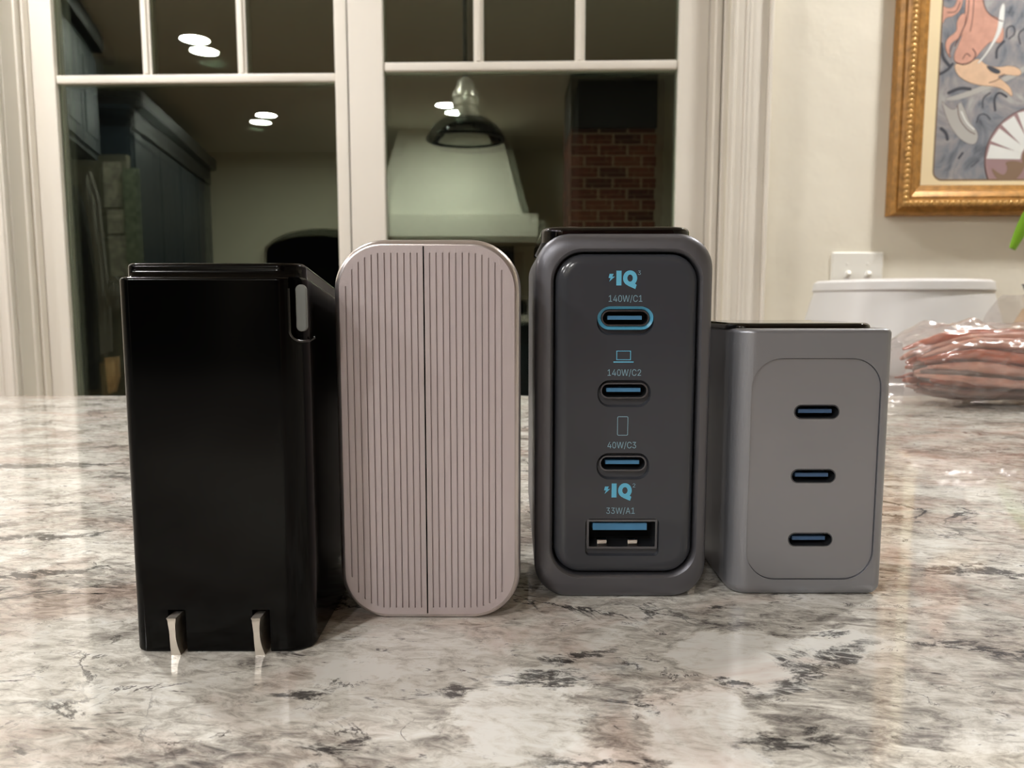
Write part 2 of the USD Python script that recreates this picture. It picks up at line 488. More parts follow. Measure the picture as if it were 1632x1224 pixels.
# casing around the opening, with a back band and a bead
cw = uv(1208, -0.02) - uv(1151, -0.02)
c0, c1 = uR, uR + cw
b1 = uv(1219, -0.03)


def casing(x0, x1, xb, s):
    lo, hi = min(x0, x1), max(x0, x1)
    ms = [bx(lo, hi, -0.018, -0.0005, WZ0 - 0.1, WZ1 + 0.1, 0.003)]
    g = 0.012
    e = x0 + s * g
    ms.append(bx(min(x0 + s * 0.004, e), max(x0 + s * 0.004, e), -0.023, -0.012, WZ0 - 0.1, WZ1 + 0.1, 0.003))
    for q in (0.42, 0.5):
        e = x0 + s * cw * q
        ms.append(bx(e - 0.003, e + 0.003, -0.021, -0.012, WZ0 - 0.1, WZ1 + 0.1, 0.0014))
    ms.append(bx(min(x1, xb), max(x1, xb), -0.031, -0.0005, WZ0 - 0.1, WZ1 + 0.12, 0.004))
    return cat(*ms)


obj('casing', casing(c0, c1, b1, 1), 'white_paint', win)
obj('casing', casing(uL, uL - cw, uL - cw - (b1 - c1), -1), 'white_paint', win)
obj('head_casing', bx(uL - cw - 0.02, uR + cw + 0.02, -0.03, -0.0005, WZ1 + 0.121, WZ1 + 0.22, 0.003), 'white_paint', win)
obj('sill', bx(uL - cw - 0.02, uR + cw + 0.02, -0.05, -0.0005, WZ0 - 0.135, WZ0 - 0.1, 0.004), 'white_paint', win)
# jambs with stop mouldings
NL, NR = 0.10, 0.026
jr = uv(1119, NR)


def jamb_r():
    w = uR - jr
    return cat(bx(jr + 0.001, uR, NR - 0.006, TH - 0.01, WZ0, WZ1), bx(jr + w * 0.30, jr + w * 0.62, NR - 0.016, NR - 0.004, WZ0, WZ1, 0.002), bx(jr + w * 0.72, uR, NR - 0.022, NR - 0.004, WZ0, WZ1, 0.002))


obj('jamb', jamb_r(), 'white_paint', win)
jl = uv(66, NL)
obj('jamb', cat(bx(uL - 0.0005, uL + 0.0015, 0.0, TH - 0.01, WZ0, WZ1), bx(uL + 0.0005, uL + 0.006, 0.050, 0.062, WZ0, WZ1, 0.002), bx(uL + 0.0005, uL + 0.009, 0.076, 0.098, WZ0, WZ1, 0.002), bx(min(uL, jl) - 0.002, jl - 0.0005, 0.101, TH - 0.01, WZ0, WZ1)), 'white_paint', win)


def frustum_bar(x0, x1, z0, z1, n0, n1, along, ch=0.006):
    """bar with sloped shoulders facing the room"""
    return bx(x0, x1, n0, n1, z0, z1, min(ch, (x1 - x0) / 2.2, (z1 - z0) / 2.2))


def sash(n, sl, gl, gr, sr, trans, munt, tilt_up, tilt_lo):
    """px columns at row 480: stile left, glass left, glass right, stile right; trans: transom rows (top, bottom, column); munt: (px, row) of the two glazing bars"""
    nb = n + 0.045
    a, b, c, d = (uv(q, n) for q in (sl, gl, gr, sr))
    zt0, zt1 = W(trans[2], trans[1], n)[1], W(trans[2], trans[0], n)[1]
    zb, zt = WZ0 + 0.09, WZ1 - 0.07
    sm = lambda x0, x1, z0, z1: bx(x0, x1, n, nb, z0, z1, 0.003)
    obj('stile', sm(a, b, WZ0 + 0.002, WZ1 - 0.002), 'white_paint', win)
    obj('stile', sm(c, d, WZ0 + 0.002, WZ1 - 0.002), 'white_paint', win)
    obj('rail', sm(b, c, WZ0 + 0.002, zb), 'white_paint', win)
    obj('rail', sm(b, c, zt, WZ1 - 0.002), 'white_paint', win)
    obj('transom_bar', bx(b, c, n + 0.004, nb, zt0, zt1, 0.004), 'white_paint', win)
    hw = 0.0115
    us = [W(q, r, n)[0] for q, r in munt]
    for u in us:
        obj('glazing_bar', cat(bx(u - hw, u + hw, n + 0.010, nb, zt1, zt, 0.003), bx(u - hw * 0.45, u + hw * 0.45, n + 0.004, n + 0.014, zt1, zt, 0.002)), 'white_paint', win)
    # glazing beads
    edges = [b] + us + [c]
    g0 = n + 0.016

    def sheets(x0, x1, z0, z1, tilt):
        for k, (y0, t, mt) in enumerate(((g0, (0, 0), 'pane_front'), (g0 + 0.016, tilt, 'pane_rear'))):
            m = bx(x0 + 0.0005, x1 - 0.0005, -0.002, 0.002, z0 + 0.0005, z1 - 0.0005)
            cx, cz = (x0 + x1) / 2, (z0 + z1) / 2
            # normal (tx, -1, tz): the sheet's y rises with tx*(x-cx) + tz*(z-cz)
            m.vertices[:, 1] += y0 + t[0] * (m.vertices[:, 0] - cx) + t[1] * (m.vertices[:, 2] - cz)
            obj('pane', m, mt, win, smooth=False)
    sheets(b, c, zb, zt0, tilt_lo)
    for i in range(3):
        sheets(edges[i] + (hw if i else 0), edges[i + 1] - (hw if i < 2 else 0), zt1, zt, tilt_up)


def tl(dx, dy): return (-dx / 2452, dy / 2452)


sash(NL, 66, 109, 542, 562, (117, 131, 310), ((229, 60), (382, 60)), tl(13, 21), tl(-15, 13))
sash(NR, 563, 617, 1073, 1119, (96, 111, 845), ((762, 50), (925, 50)), tl(18, 12), tl(18, 12))

# ------------------------------------------------------------------ island
FAR = G(160, 630)[1]
wt = obj('stone_worktop', AZ(rbox(2.6, FAR + 0.38, 0.004, 0.03, 0.003, 0.003, n=4), 0.1, (FAR - 0.38) / 2, TOP - 0.03), 'granite')
tag(wt, 'cream, grey and black veined polished granite worktop under the chargers', 'countertop')
isl = thing('island_cabinet', 'dark blue kitchen island cabinet underneath the granite worktop', 'cabinet', (0.1, 0.03, 0))
obj('body', bx(-1.2, 1.2, -0.34, FAR - 0.09, 0.1, TOP - 0.03), 'cabinet_blue', isl)
obj('plinth', bx(-1.15, 1.15, -0.28, FAR - 0.14, 0, 0.1), 'cabinet_edge', isl)
for k in range(4):
    x = -1.2 + 0.6 * k
    obj('panel', bx(x + 0.02, x + 0.58, FAR - 0.09, FAR - 0.075, 0.13, TOP - 0.06, 0.004), 'cabinet_blue', isl)

# ------------------------------------------------------------------ charger 1: glossy black
yF = G(350, 1040)[1]
xl, xr = G(221, 1034)[0], P(497, 1030, yF)[0]
zt, zl = P(330, 441, yF)[2] - TOP, P(330, 419, yF + 0.002)[2] - TOP
xc = (xl + xr) / 2; w = xr - xl; dep = 0.052
ch1 = thing('wall_charger', 'glossy black wall charger with two folded silver prongs, leftmost of the row', 'charger', (xc, yF, TOP), group='chargers in a row')
Q1 = lambda px, py, dy=0: P(px, py, yF + dy) - np.array([xc, yF, TOP])
R1 = (0.003, 0.003, 0.0022, 0.0042)   # (+x+y,-x+y,-x-y,+x-y)
body = to_m(AZ(rbox(w, dep, R1, zt, 0.0006, 0.0006, n=12, k=4), 0, dep / 2, 0))
set_ = 0.0022
lipb = to_m(AZ(rbox(w - 0.0010, dep - set_, (0.003, 0.003, 0.002, 0.004), zl - 0.002, 0, 0.0007, n=12, k=5), -0.0001, dep / 2 + set_ / 2, 0.002))
body = body + lipb
# slope of the top towards the back on the right
# the groove at the right corner
sx0, sx1 = Q1(459, 500)[0], Q1(494, 500)[0]
szb = Q1(478, 545)[2]
sr = (sx1 - sx0) / 2
gro = Polygon([(sx0, 0.08), (sx0, szb + sr)] + [(sx0 + sr - sr * math.cos(t), szb + sr - sr * math.sin(t)) for t in np.linspace(0, math.pi, 16)] + [(sx1, 0.08)])
body = body - to_m(poly_y(gro.intersection(sbox(-1, 0, 1, zt + 0.0004)), -0.001, set_))
# prong slots
pr = [(Q1(268, 980)[0], Q1(296, 980)[0]), (Q1(402, 980)[0], Q1(430, 980)[0])]
zs = Q1(280, 972)[2]
for a, b in pr:
    body = body - to_m(bx(a, b, -0.002, 0.006, -0.001, zs))
bt = to_tm(body)
bt.vertices[:, 2] -= np.where(bt.vertices[:, 2] > zt - 0.004, np.clip(bt.vertices[:, 1] - 0.005, 0, 1) * 0.16, 0)
obj('body', bt, 'black_gloss', ch1, smooth=30)
rimp = []
for t in np.linspace(0, math.pi * 0.76, 20):
    x = sx0 + sr - sr * math.cos(t); q = max(0, x - (w / 2 - 0.0042))
    rimp.append((x, 0.0042 - math.sqrt(max(0.0042 ** 2 - q * q, 0)) + 0.00012, szb + sr - sr * math.sin(t)))
rimp = [(rimp[0][0], rimp[0][1], zt - 0.0018)] + rimp
obj('groove_rim', tube(rimp, 0.00022, 10), 'black_rim', ch1)
px0, px1 = Q1(467, 500)[0], Q1(484.5, 500)[0]
pz0, pz1 = Q1(476, 529)[2], Q1(476, 453)[2]
obj('inset_pill', AY(rbox(px1 - px0, pz1 - pz0, (px1 - px0) / 2 - 1e-5, 0.0008, 0.0002, 0, n=8, k=3), (px0 + px1) / 2, set_ - 0.0007, (pz0 + pz1) / 2), 'pill_grey', ch1, label='light grey pill-shaped inset')
for a, b in pr:
    wdt = 0.0017
    x0 = a + 0.0002
    zs_ = np.linspace(-0.0001, zs - 0.0010, 14)
    tt = zs_ / zs
    ring = []
    for z, t in zip(zs_, tt):
        bow = 0.00075 * (abs(t - 0.45) * 2) ** 2 - 0.0
        yy = -0.0009 + 0.0005 * (1 - abs(2 * t - 1)) - (0.0003 if t > 0.8 else 0)
        sh = 0.0005 * (1 - t) ** 2 - 0.0001
        ring.append(np.array([(x0 + sh, yy, z), (x0 + sh + wdt - 0.0007 + max(bow, -0.0005) , yy, z), (x0 + sh + wdt - 0.0007 + max(bow, -0.0005), 0.005, z), (x0 + sh, 0.005, z)]))
    obj('prong', loft(ring), 'nickel', ch1, smooth=35)
    obj('prong_recess', bx(a + 0.00002, b - 0.00002, 0.0052, 0.0058, 0.00005, zs - 0.00005), 'black_inner', ch1)

# ------------------------------------------------------------------ charger 2: ribbed silver
yF = G(685, 988)[1]
xl, xr = P(536, 700, yF)[0], P(830, 700, yF)[0]
zt = P(680, 381, yF)[2] - TOP
xc = (xl + xr) / 2; w = xr - xl
ch2 = thing('wall_charger', 'silver ribbed upright charger with a vertical seam, second from the left', 'charger', (xc, yF, TOP), group='chargers in a row')
Q2 = lambda px, py, dy=0: P(px, py, yF + dy) - np.array([xc, yF, TOP])
bev, R2 = 0.0011, 0.0088
pth = 0.0003
obj('body', AY(rbox(w, zt, R2, 0.034, bev, 0.002, e0=0.0016, n=20, k=8), 0, pth, zt / 2), 'silver_bright', ch2, smooth=50)
seam = Q2(677, 600)[0]
face = Polygon(rr(w - 2 * bev, zt - 2 * bev, R2 - bev, 20)).buffer(0)
face = affinity.translate(face, 0, zt / 2)
pitch, sw = 0.00113, 0.00024
slots = []
inner = face.buffer(-0.0011)
for s in (-1, 1):
    for k in range(13):
        x = seam + s * (0.00108 + pitch * k)
        ln = inner.intersection(LineString([(x, -1), (x, 1)]))
        if ln.is_empty or ln.length < 0.01: continue
        y0, y1 = ln.bounds[1], ln.bounds[3]
        slots.append(LineString([(x, y0 + sw), (x, y1 - sw)]).buffer(sw / 2, quad_segs=4))
su = unary_union(slots)
for a, b in ((-1, seam - 0.00013), (seam + 0.00013, 1)):
    half = face.intersection(sbox(a, -1, b, 1)).difference(su)
    obj('face_plate', poly_y(half, 0, pth), 'silver', ch2, smooth=False)
obj('groove_backing', AY(trimesh.creation.extrude_polygon(inner.buffer(0.0004), 0.00006, engine='earcut'), 0, pth - 0.00003, 0), 'groove_grey', ch2, smooth=False)

obj('seam', bx(seam - 0.00013, seam + 0.00013, 0.0002, 0.00025, 0.0012, zt - 0.0012), 'black_inner', ch2)

# ------------------------------------------------------------------ ports
ST = lambda w, h, n=10: rr(w, h, h / 2 - 1e-6, n)


def usb_c(parent, x, z, y, wd, hg, ring, tongue, rw=0.00028, depth=0.005, proud=0.0):
    """a USB-C socket: ring, dark cavity and tongue, mouth centred at x, z on plane y"""
    outer, innr = Polygon(ST(wd + 2 * rw, hg + 2 * rw)), Polygon(ST(wd, hg))
    g = affinity.translate(outer.difference(innr), x, z)
    sh = obj('port_shell', poly_y(g, y - proud, y + depth), ring, parent, smooth=40)
    obj('cavity', poly_y(affinity.translate(Polygon(ST(wd, hg)), x, z), y + depth * 0.55, y + depth), 'black_inner', sh, smooth=40)
    obj('tongue', bx(x - wd * 0.385, x + wd * 0.385, y + 0.0009, y + depth * 0.55, z - hg * 0.13, z + hg * 0.17), tongue, sh)


# ------------------------------------------------------------------ charger 3: graphite with glossy panel
yF = G(990, 955)[1]
xl, xr = P(853, 640, yF)[0], P(1134, 640, yF)[0]
zt = P(990, 371, yF)[2] - TOP
xc = (xl + xr) / 2; w = xr - xl
ch3 = thing('wall_charger', 'tall graphite charger with a glossy front panel of three small ports and one large', 'charger', (xc, yF, TOP), group='chargers in a row')
Q3 = lambda px, py, dy=0: P(px, py, yF + dy) - np.array([xc, yF, TOP])
B3 = AY(rbox(w, zt, 0.0066, 0.062, 0.0030, 0.0030, e0=0.0022, n=18, k=9), 0, 0, zt / 2)
pxl, pxr, pzb, pzt = Q3(884.5, 650)[0], Q3(1108.5, 650)[0], Q3(990, 914)[2], Q3(990, 404)[2]
pw, ph, pcx, pcz = pxr - pxl, pzt - pzb, (pxl + pxr) / 2, (pzb + pzt) / 2
gap = 0.00045
hr = [(0.0008, -0.003), (0.0007, -0.0001), (0.00045, 0.00015), (0.0001, 0.0005), (0.0, 0.0009), (0.0, 0.007)]
hole = AY(loft([np.c_[rr(pw + 2 * (gap - 0.0001 + e), ph + 2 * (gap - 0.0001 + e), 0.0055 + e, 14), np.full(56, y)] for e, y in hr]), pcx, 0, pcz)
obj('body', to_m(B3) - to_m(hole), 'graphite', ch3, smooth=40)
panel = to_m(AY(rbox(pw, ph, 0.0052, 0.0068, 0.0024, 0, e0=0.0014, n=14, k=8), pcx, 0.0001, pcz))
cs = [Q3(997, 507), Q3(995, 623), Q3(993, 739)]
PX = (Q3(1000, 650)[0] - Q3(900, 650)[0]) / 100     # metres per pixel on the face
cw_, chh = 71 * PX, 20.5 * PX


def bathtub(cx, cz, w0, h0, r0, w1, h1, r1, d):
    a, b = rr(w0, h0, r0, 10), rr(w1, h1, r1, 10)
    m = loft([np.c_[a, np.full(len(a), -0.0006)], np.c_[a, np.full(len(a), 0.0)], np.c_[b, np.full(len(b), d)]])
    return AY(m, cx, 0.0001, cz)


recess_meshes = []
for k, c in enumerate(cs):
    ex, up, dn = (9.5, 8.5, 17) if k == 0 else (7, 7, 16)
    w0, h0 = cw_ + 2 * ex * PX, chh + (up + dn) * PX
    cz = c[2] + (up - dn) / 2 * PX
    panel = panel - to_m(bathtub(c[0], cz, w0, h0, h0 * 0.46, w0 - 5 * PX, h0 - 6 * PX, h0 * 0.4, 0.0009))
    panel = panel - to_m(AY(rbox(cw_ + 0.0006, chh + 0.0006, (chh + 0.0006) / 2 - 1e-6, 0.0066), c[0], 0.0003, c[2]))
a0, a1 = Q3(939, 832), Q3(1044, 872)
acx, acz, aw, ah = (a0[0] + a1[0]) / 2, (a0[2] + a1[2]) / 2, a1[0] - a0[0], a0[2] - a1[2]
panel = panel - to_m(bathtub(acx, acz - 5 * PX, aw + 12 * PX, ah + 20 * PX, 8 * PX, aw + 9 * PX, ah + 16 * PX, 6 * PX, 0.0009))
panel = panel - to_m(AY(rbox(aw + 0.0008, ah + 0.0008, 0.0004, 0.0066), acx, 0.0003, acz))
fp = obj('front_panel', panel, 'smoked_panel', ch3, smooth=32, label='glossy dark grey front panel')
for k, c in enumerate(cs):
    usb_c(ch3, c[0], c[2], 0.00028, cw_, chh, 'port_ring', 'blue_tongue', depth=0.0062)
# translucent blue ring around the first socket
c = cs[0]
o_, i_ = rr(cw_ + 17 * PX, chh + 17 * PX, (chh + 17 * PX) / 2 - 1e-6, 14), rr(cw_ + 6 * PX, chh + 6 * PX, (chh + 6 * PX) / 2 - 1e-6, 14)
zz = c[2] + 0.5 * PX


def halo(o, i, y0, y1, yb):
    n = len(o); v = np.vstack([np.c_[o[:, 0], np.full(n, y0), o[:, 1]], np.c_[i[:, 0], np.full(n, y1), i[:, 1]], np.c_[i[:, 0], np.full(n, yb), i[:, 1]], np.c_[o[:, 0], np.full(n, yb), o[:, 1]]])
    f = []
    for k in range(4):
        a, b = k * n, ((k + 1) % 4) * n
        for q in range(n):
            r = (q + 1) % n; f += [(a + q, a + r, b + r), (a + q, b + r, b + q)]
    return fixn(trimesh.Trimesh(v, np.array(f), process=False))


hm = halo(o_, i_, 0.00012, 0.00055, 0.0009); hm.apply_translation((c[0], 0, zz))
obj('port_halo', hm, 'blue_ring', ch3, smooth=40, label='blue ring around the topmost port')
# USB-A socket
g = affinity.translate(Polygon(rr(aw + 7 * PX, ah + 7 * PX, 2.5 * PX)).difference(Polygon(rr(aw, ah, 1.5 * PX))), acx, acz)
sa = obj('port_shell', poly_y(g, 0.0003, 0.0062), 'port_ring', ch3, label='wide rectangular port with a blue tongue')
obj('cavity', bx(acx - aw / 2, acx + aw / 2, 0.0058, 0.0064, acz - ah / 2, acz + ah / 2), 'black_inner', sa)
obj('tongue', bx(acx - 47 * PX, acx + 41 * PX, 0.0009, 0.0058, acz + 5.5 * PX, acz + 17 * PX), 'blue_tongue', sa)
for q in (-31.5, 18.5):
    s_ = bx(acx + (q - 8) * PX, acx + (q + 8) * PX, 0.0012, 0.0030, acz - ah / 2, acz - ah / 2 + 9.5 * PX, 1.4 * PX)
    obj('contact_spring', s_, 'chrome', sa)
# prints on the panel
yt = 0.00012


def bolt(cx, cz, h):
    pts = np.array([(0.15, 1.0), (0.75, 1.0), (0.55, 0.62), (0.95, 0.62), (0.1, -0.1), (0.3, 0.42), (0.0, 0.42)]) - [0.5, 0.45]
    return Polygon(pts * [h * 0.95, h] + [cx, cz])


def iq(px, py, sup, supcol):
    c = Q3(px, py); h = 23 * PX
    i = sbox(c[0] - 12.5 * PX, c[2], c[0] - 4.5 * PX, c[2] + h)
    q = affinity.translate(affinity.scale(Point(0, 0).buffer(1, 16), 11 * PX, 12 * PX), c[0] + 9 * PX, c[2] + h / 2)
    q = q.difference(affinity.translate(affinity.scale(Point(0, 0).buffer(1, 16), 4.2 * PX, 5.5 * PX), c[0] + 9 * PX, c[2] + h / 2))
    tail = Polygon([(c[0] + 8 * PX, c[2] + 5 * PX), (c[0] + 14 * PX, c[2] + 5 * PX), (c[0] + 19.5 * PX, c[2] + 1 * PX), (c[0] + 17.5 * PX, c[2] - 5.5 * PX), (c[0] + 6 * PX, c[2] - 0.5 * PX)])
    q = q.union(tail).difference(affinity.translate(affinity.scale(Point(0, 0).buffer(1, 16), 4.2 * PX, 5.5 * PX), c[0] + 9 * PX, c[2] + h / 2))
    g = unary_union([i, q])
    obj('logo', poly_y(g, yt - 0.00005, yt), 'print_blue', ch3, smooth=False, label='blue letters IQ')
    obj('logo_bolt', poly_y(bolt(c[0] - 19.5 * PX, c[2] + 12 * PX, 11 * PX), yt - 0.00005, yt), 'print_blue', ch3, smooth=False)
    obj('logo_numeral', text(sup, 6.5 * PX, c[0] + 23.5 * PX, c[2] + 16.5 * PX, yt, 0.00005), supcol, ch3, smooth=False)


iq(995, 455, '3', 'print_pale'); iq(987, 793, '2', 'print_pale')
for s, px, py, wdt in (('140W/C1', 997, 481, 53), ('140W/C2', 995, 599, 53), ('40W/C3', 991, 714.5, 46), ('33W/A1', 989, 819, 46)):
    c = Q3(px, py); m = text(s, 10.2 * PX, c[0], c[2], yt, 0.00005)
    e = m.extents[0]; m.vertices[:, 0] = c[0] + (m.vertices[:, 0] - c[0]) * (wdt * PX / e)
    obj('port_text', m, 'print_pale', ch3, smooth=False, label='pale printed text ' + s)
c = Q3(994, 568)
scr = sbox(c[0] - 11.5 * PX, c[2] - 6 * PX, c[0] + 11.5 * PX, c[2] + 9 * PX)
lap = unary_union([scr.difference(scr.buffer(-1.2 * PX, join_style=2)), sbox(c[0] - 16 * PX, c[2] - 10 * PX, c[0] + 16 * PX, c[2] - 8 * PX)])
obj('laptop_icon', poly_y(lap, yt - 0.00005, yt), 'print_blue', ch3, smooth=False)
c = Q3(992.5, 679)
scr = affinity.translate(Polygon(rr(17.5 * PX, 31 * PX, 2.2 * PX)), c[0], c[2])
obj('phone_icon', poly_y(scr.difference(scr.buffer(-1.15 * PX)), yt - 0.00005, yt), 'print_pale', ch3, smooth=False)
# glossy cap on top
tx0, tx1 = Q3(864, 365)[0], Q3(1110, 365)[0]
obj('top_cap', AZ(rbox(tx1 - tx0, 0.055, 0.004, 0.0029, 0, 0.0012, e1=0.0010, n=12), (tx0 + tx1) / 2, 0.0022 + 0.0275, zt - 0.0015), 'black_mirror', ch3, label='glossy black raised top cap')

# ------------------------------------------------------------------ charger 4: pewter grey, three ports
yF = G(1290, 951)[1]
xl, xr = P(1166, 740, yF)[0], P(1417, 740, yF)[0]
zt = P(1290, 524, yF)[2] - TOP
xc = (xl + xr) / 2; w = xr - xl
ch4 = thing('wall_charger', 'short pewter grey charger with three ports in a recessed panel, rightmost of the row', 'charger', (xc, yF, TOP), group='chargers in a row')
Q4 = lambda px, py, dy=0: P(px, py, yF + dy) - np.array([xc, yF, TOP])
B4 = to_m(AZ(rbox(w, 0.030, (0.004, 0.004, 0.0042, 0.0022), zt, 0.0024, 0.0009, n=12, k=6), 0, 0.015, 0))
pxl, pxr, pzb, pzt = Q4(1194, 740)[0], Q4(1399, 740)[0], Q4(1290, 924)[2], Q4(1290, 571)[2]
pw, ph, pcx, pcz = pxr - pxl, pzt - pzb, (pxl + pxr) / 2, (pzb + pzt) / 2
B4 = B4 - to_m(AY(rbox(pw, ph, 0.0058, 0.0020, n=14), pcx, -0.0011, pcz))
c4 = [Q4(1303, 657), Q4(1297.5, 759.5), Q4(1292.5, 861)]
PX4 = (Q4(1300, 740)[0] - Q4(1200, 740)[0]) / 100
w4, h4 = 69 * PX4, 20 * PX4
pan4 = to_m(AY(rbox(pw - 0.00012, ph - 0.00012, 0.0057, 0.0006, 0.00012, 0, n=14, k=3), pcx, 0.0004, pcz))
for c in c4:
    cut = to_m(AY(rbox(w4 + 0.0004, h4 + 0.0004, (h4 + 0.0004) / 2 - 1e-6, 0.008), c[0], -0.001, c[2]))
    B4 = B4 - cut; pan4 = pan4 - cut
obj('body', B4, 'pewter', ch4, smooth=40)
obj('recessed_panel', pan4, 'pewter_panel', ch4, smooth=40)
for c in c4:
    usb_c(ch4, c[0], c[2], 0.00035, w4, h4, 'port_ring', 'dim_tongue', rw=0.00012, depth=0.0064)
tx0, tx1 = Q4(1170, 520)[0], Q4(1409, 520)[0]
obj('top_cap', AZ(rbox(tx1 - tx0, 0.025, 0.0035, 0.0012, 0, 0.0011, e1=0.0009, n=12), (tx0 + tx1) / 2, 0.0153, zt - 0.0002), 'black_mirror', ch4, label='glossy black raised top cap')

# ------------------------------------------------------------------ bundle in clear plastic
fy = G(1530, 650)[1]
cy = fy + 0.019
bx0 = P(1418, 600, cy)[0]
bun = thing('wrapped_bundle', 'rust brown bundle of strips in crumpled clear plastic lying on the worktop', 'package', (bx0, cy, TOP))
LEN = 0.155
strip_mats = ['rust', 'rust_light', 'rust_dark']
k = 0
for ring, (cnt, rad_, r) in enumerate(((1, 0.0, 0.0042), (6, 0.0068, 0.0036), (11, 0.0128, 0.0034), (16, 0.0178, 0.0028))):
    for q in range(cnt):
        an = 2 * math.pi * q / cnt + 0.3 * ring + rng.uniform(-0.12, 0.12)
        t = np.linspace(0, 1, 30)
        env = np.clip((t + 0.04) / 0.22, 0, 1) ** 0.6
        st = rng.uniform(0.006, 0.020)
        tw = an + 0.5 * (t - 0.4) + 0.12 * np.sin(5 * t + k)
        R_ = rad_ * (0.45 + 0.55 * env) * (1 + 0.06 * np.sin(6 * t + 1.7 * k))
        c = np.c_[st + t * (LEN - st - 0.003), np.cos(tw) * R_ * 1.02, 0.0045 + 0.0168 * (0.75 + 0.25 * env) + np.sin(tw) * R_ * 0.98]
        m = tube(c, r * rng.uniform(0.8, 1.25) * (0.25 + 0.75 * np.clip(t / 0.22, 0, 1) ** 0.7), 10)
        m.vertices += (meshkit.fbm(m.vertices * 260 + k * 7, 2)[:, None] - 0.5) * 0.0016 * np.array([0, 1, 1])
        m.vertices[:, 2] = np.maximum(m.vertices[:, 2], 0.0006)
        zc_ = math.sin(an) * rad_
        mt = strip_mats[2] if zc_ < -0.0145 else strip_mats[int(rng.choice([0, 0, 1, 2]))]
        obj('strip', m, mt, bun, smooth=True)
        k += 1
nx, nt = 420, 260
t = np.linspace(0, 1, nx); th = np.linspace(0, 2 * math.pi, nt, endpoint=False)
T, TH_ = np.meshgrid(t, th, indexing='ij')
env = (0.78 + 0.22 * np.clip(T / 0.12, 0, 1) ** 0.7)
pp = np.stack([T * LEN, np.cos(TH_) * 0.02, np.sin(TH_) * 0.021], -1)
q = pp * np.array([45, 130, 130])
rid = np.abs(meshkit.fbm(q, 3, 3) - 0.5) * 2
rid2 = np.abs(meshkit.fbm(pp * np.array([170, 300, 300]), 2, 9) - 0.5) * 2
c1 = meshkit.noise(pp * np.array([70, 150, 150]), 13) - 0.5
c2 = meshkit.noise(pp * np.array([150, 260, 260]), 17) - 0.5
disp = 0.0008 + 0.0030 * (rid - 0.3) + 0.0046 * c1 + 0.0026 * c2
ry, rz = 0.0228 * env + disp, 0.0228 * env + disp
sup = lambda c, e: np.sign(c) * np.abs(c) ** e
Y = sup(np.cos(TH_), 0.9) * ry
Zz = 0.0222 * (0.8 + 0.2 * np.clip(T / 0.14, 0, 1)) + sup(np.sin(TH_), 0.9) * rz
Zz = np.maximum(Zz, 0.0002 + 0.0004 * rid)
v = np.stack([T * LEN, Y, Zz], -1)
film = loft(list(v))
obj('clear_film', film, 'film', bun, smooth=True, label='crumpled clear plastic wrap')
# loose corner of the wrap standing up behind
nu, nv = 70, 40
U_, V_ = np.meshgrid(np.linspace(0, 1, nu), np.linspace(0, 1, nv), indexing='ij')
fx = P(1556, 520, cy + 0.012)[0] - bx0 + U_ * 0.055
hgt = 0.026 * np.clip(U_ / 0.22, 0, 1) ** 0.5 * (0.9 + 0.2 * meshkit.fbm(np.stack([U_ * 6, V_ * 0, V_ * 0], -1), 2, 5))
fzz = 0.036 + V_ * hgt
wob = meshkit.fbm(np.stack([fx * 60, fzz * 60, V_ * 0], -1), 3, 8)
fyy = 0.008 + 0.004 * (wob - 0.5)
sheet = np.stack([fx, fyy, fzz], -1); back = sheet + np.array([0, 0.00015, 0])
vv = np.vstack([sheet.reshape(-1, 3), back.reshape(-1, 3)]); n0 = nu * nv; fs = []
for i in range(nu - 1):
    for j in range(nv - 1):
        a, b, c, d = i * nv + j, (i + 1) * nv + j, (i + 1) * nv + j + 1, i * nv + j + 1
        fs += [(a, b, c), (a, c, d), (n0 + a, n0 + c, n0 + b), (n0 + a, n0 + d, n0 + c)]
obj('film_flap', trimesh.Trimesh(vv, np.array(fs), process=False), 'film', bun, smooth=True)

# ------------------------------------------------------------------ white bin by the wall
bd = 1.48
c = P(1434, 470, bd); kx = bd / 1233
rt = 126 * kx
ztop, z1 = P(1434, 444, bd - rt)[2], P(1434, 520, bd)[2]
bin_ = thing('waste_bin', 'white round bin with a flared rimmed lid standing below the light switch', 'bin', (c[0], bd, 0))
rb = 143 * kx
obj('bin_body', lathe([(rb * 0.86, 0), (rb * 0.88, 0.006), (rb * 1.06, z1 - 0.09), (rb * 1.06, z1 - 0.08)], 64), 'bin_white', bin_)
obj('lid', lathe([(rb * 1.09, z1 - 0.0805), (rb * 1.09, z1 - 0.06), (rb, z1), (rt + 0.003, ztop - 0.022), (rt + 0.006, ztop - 0.018), (rt + 0.003, ztop - 0.004), (rt - 0.004, ztop), (rt - 0.05, ztop + 0.002)], 64), 'bin_white', bin_)

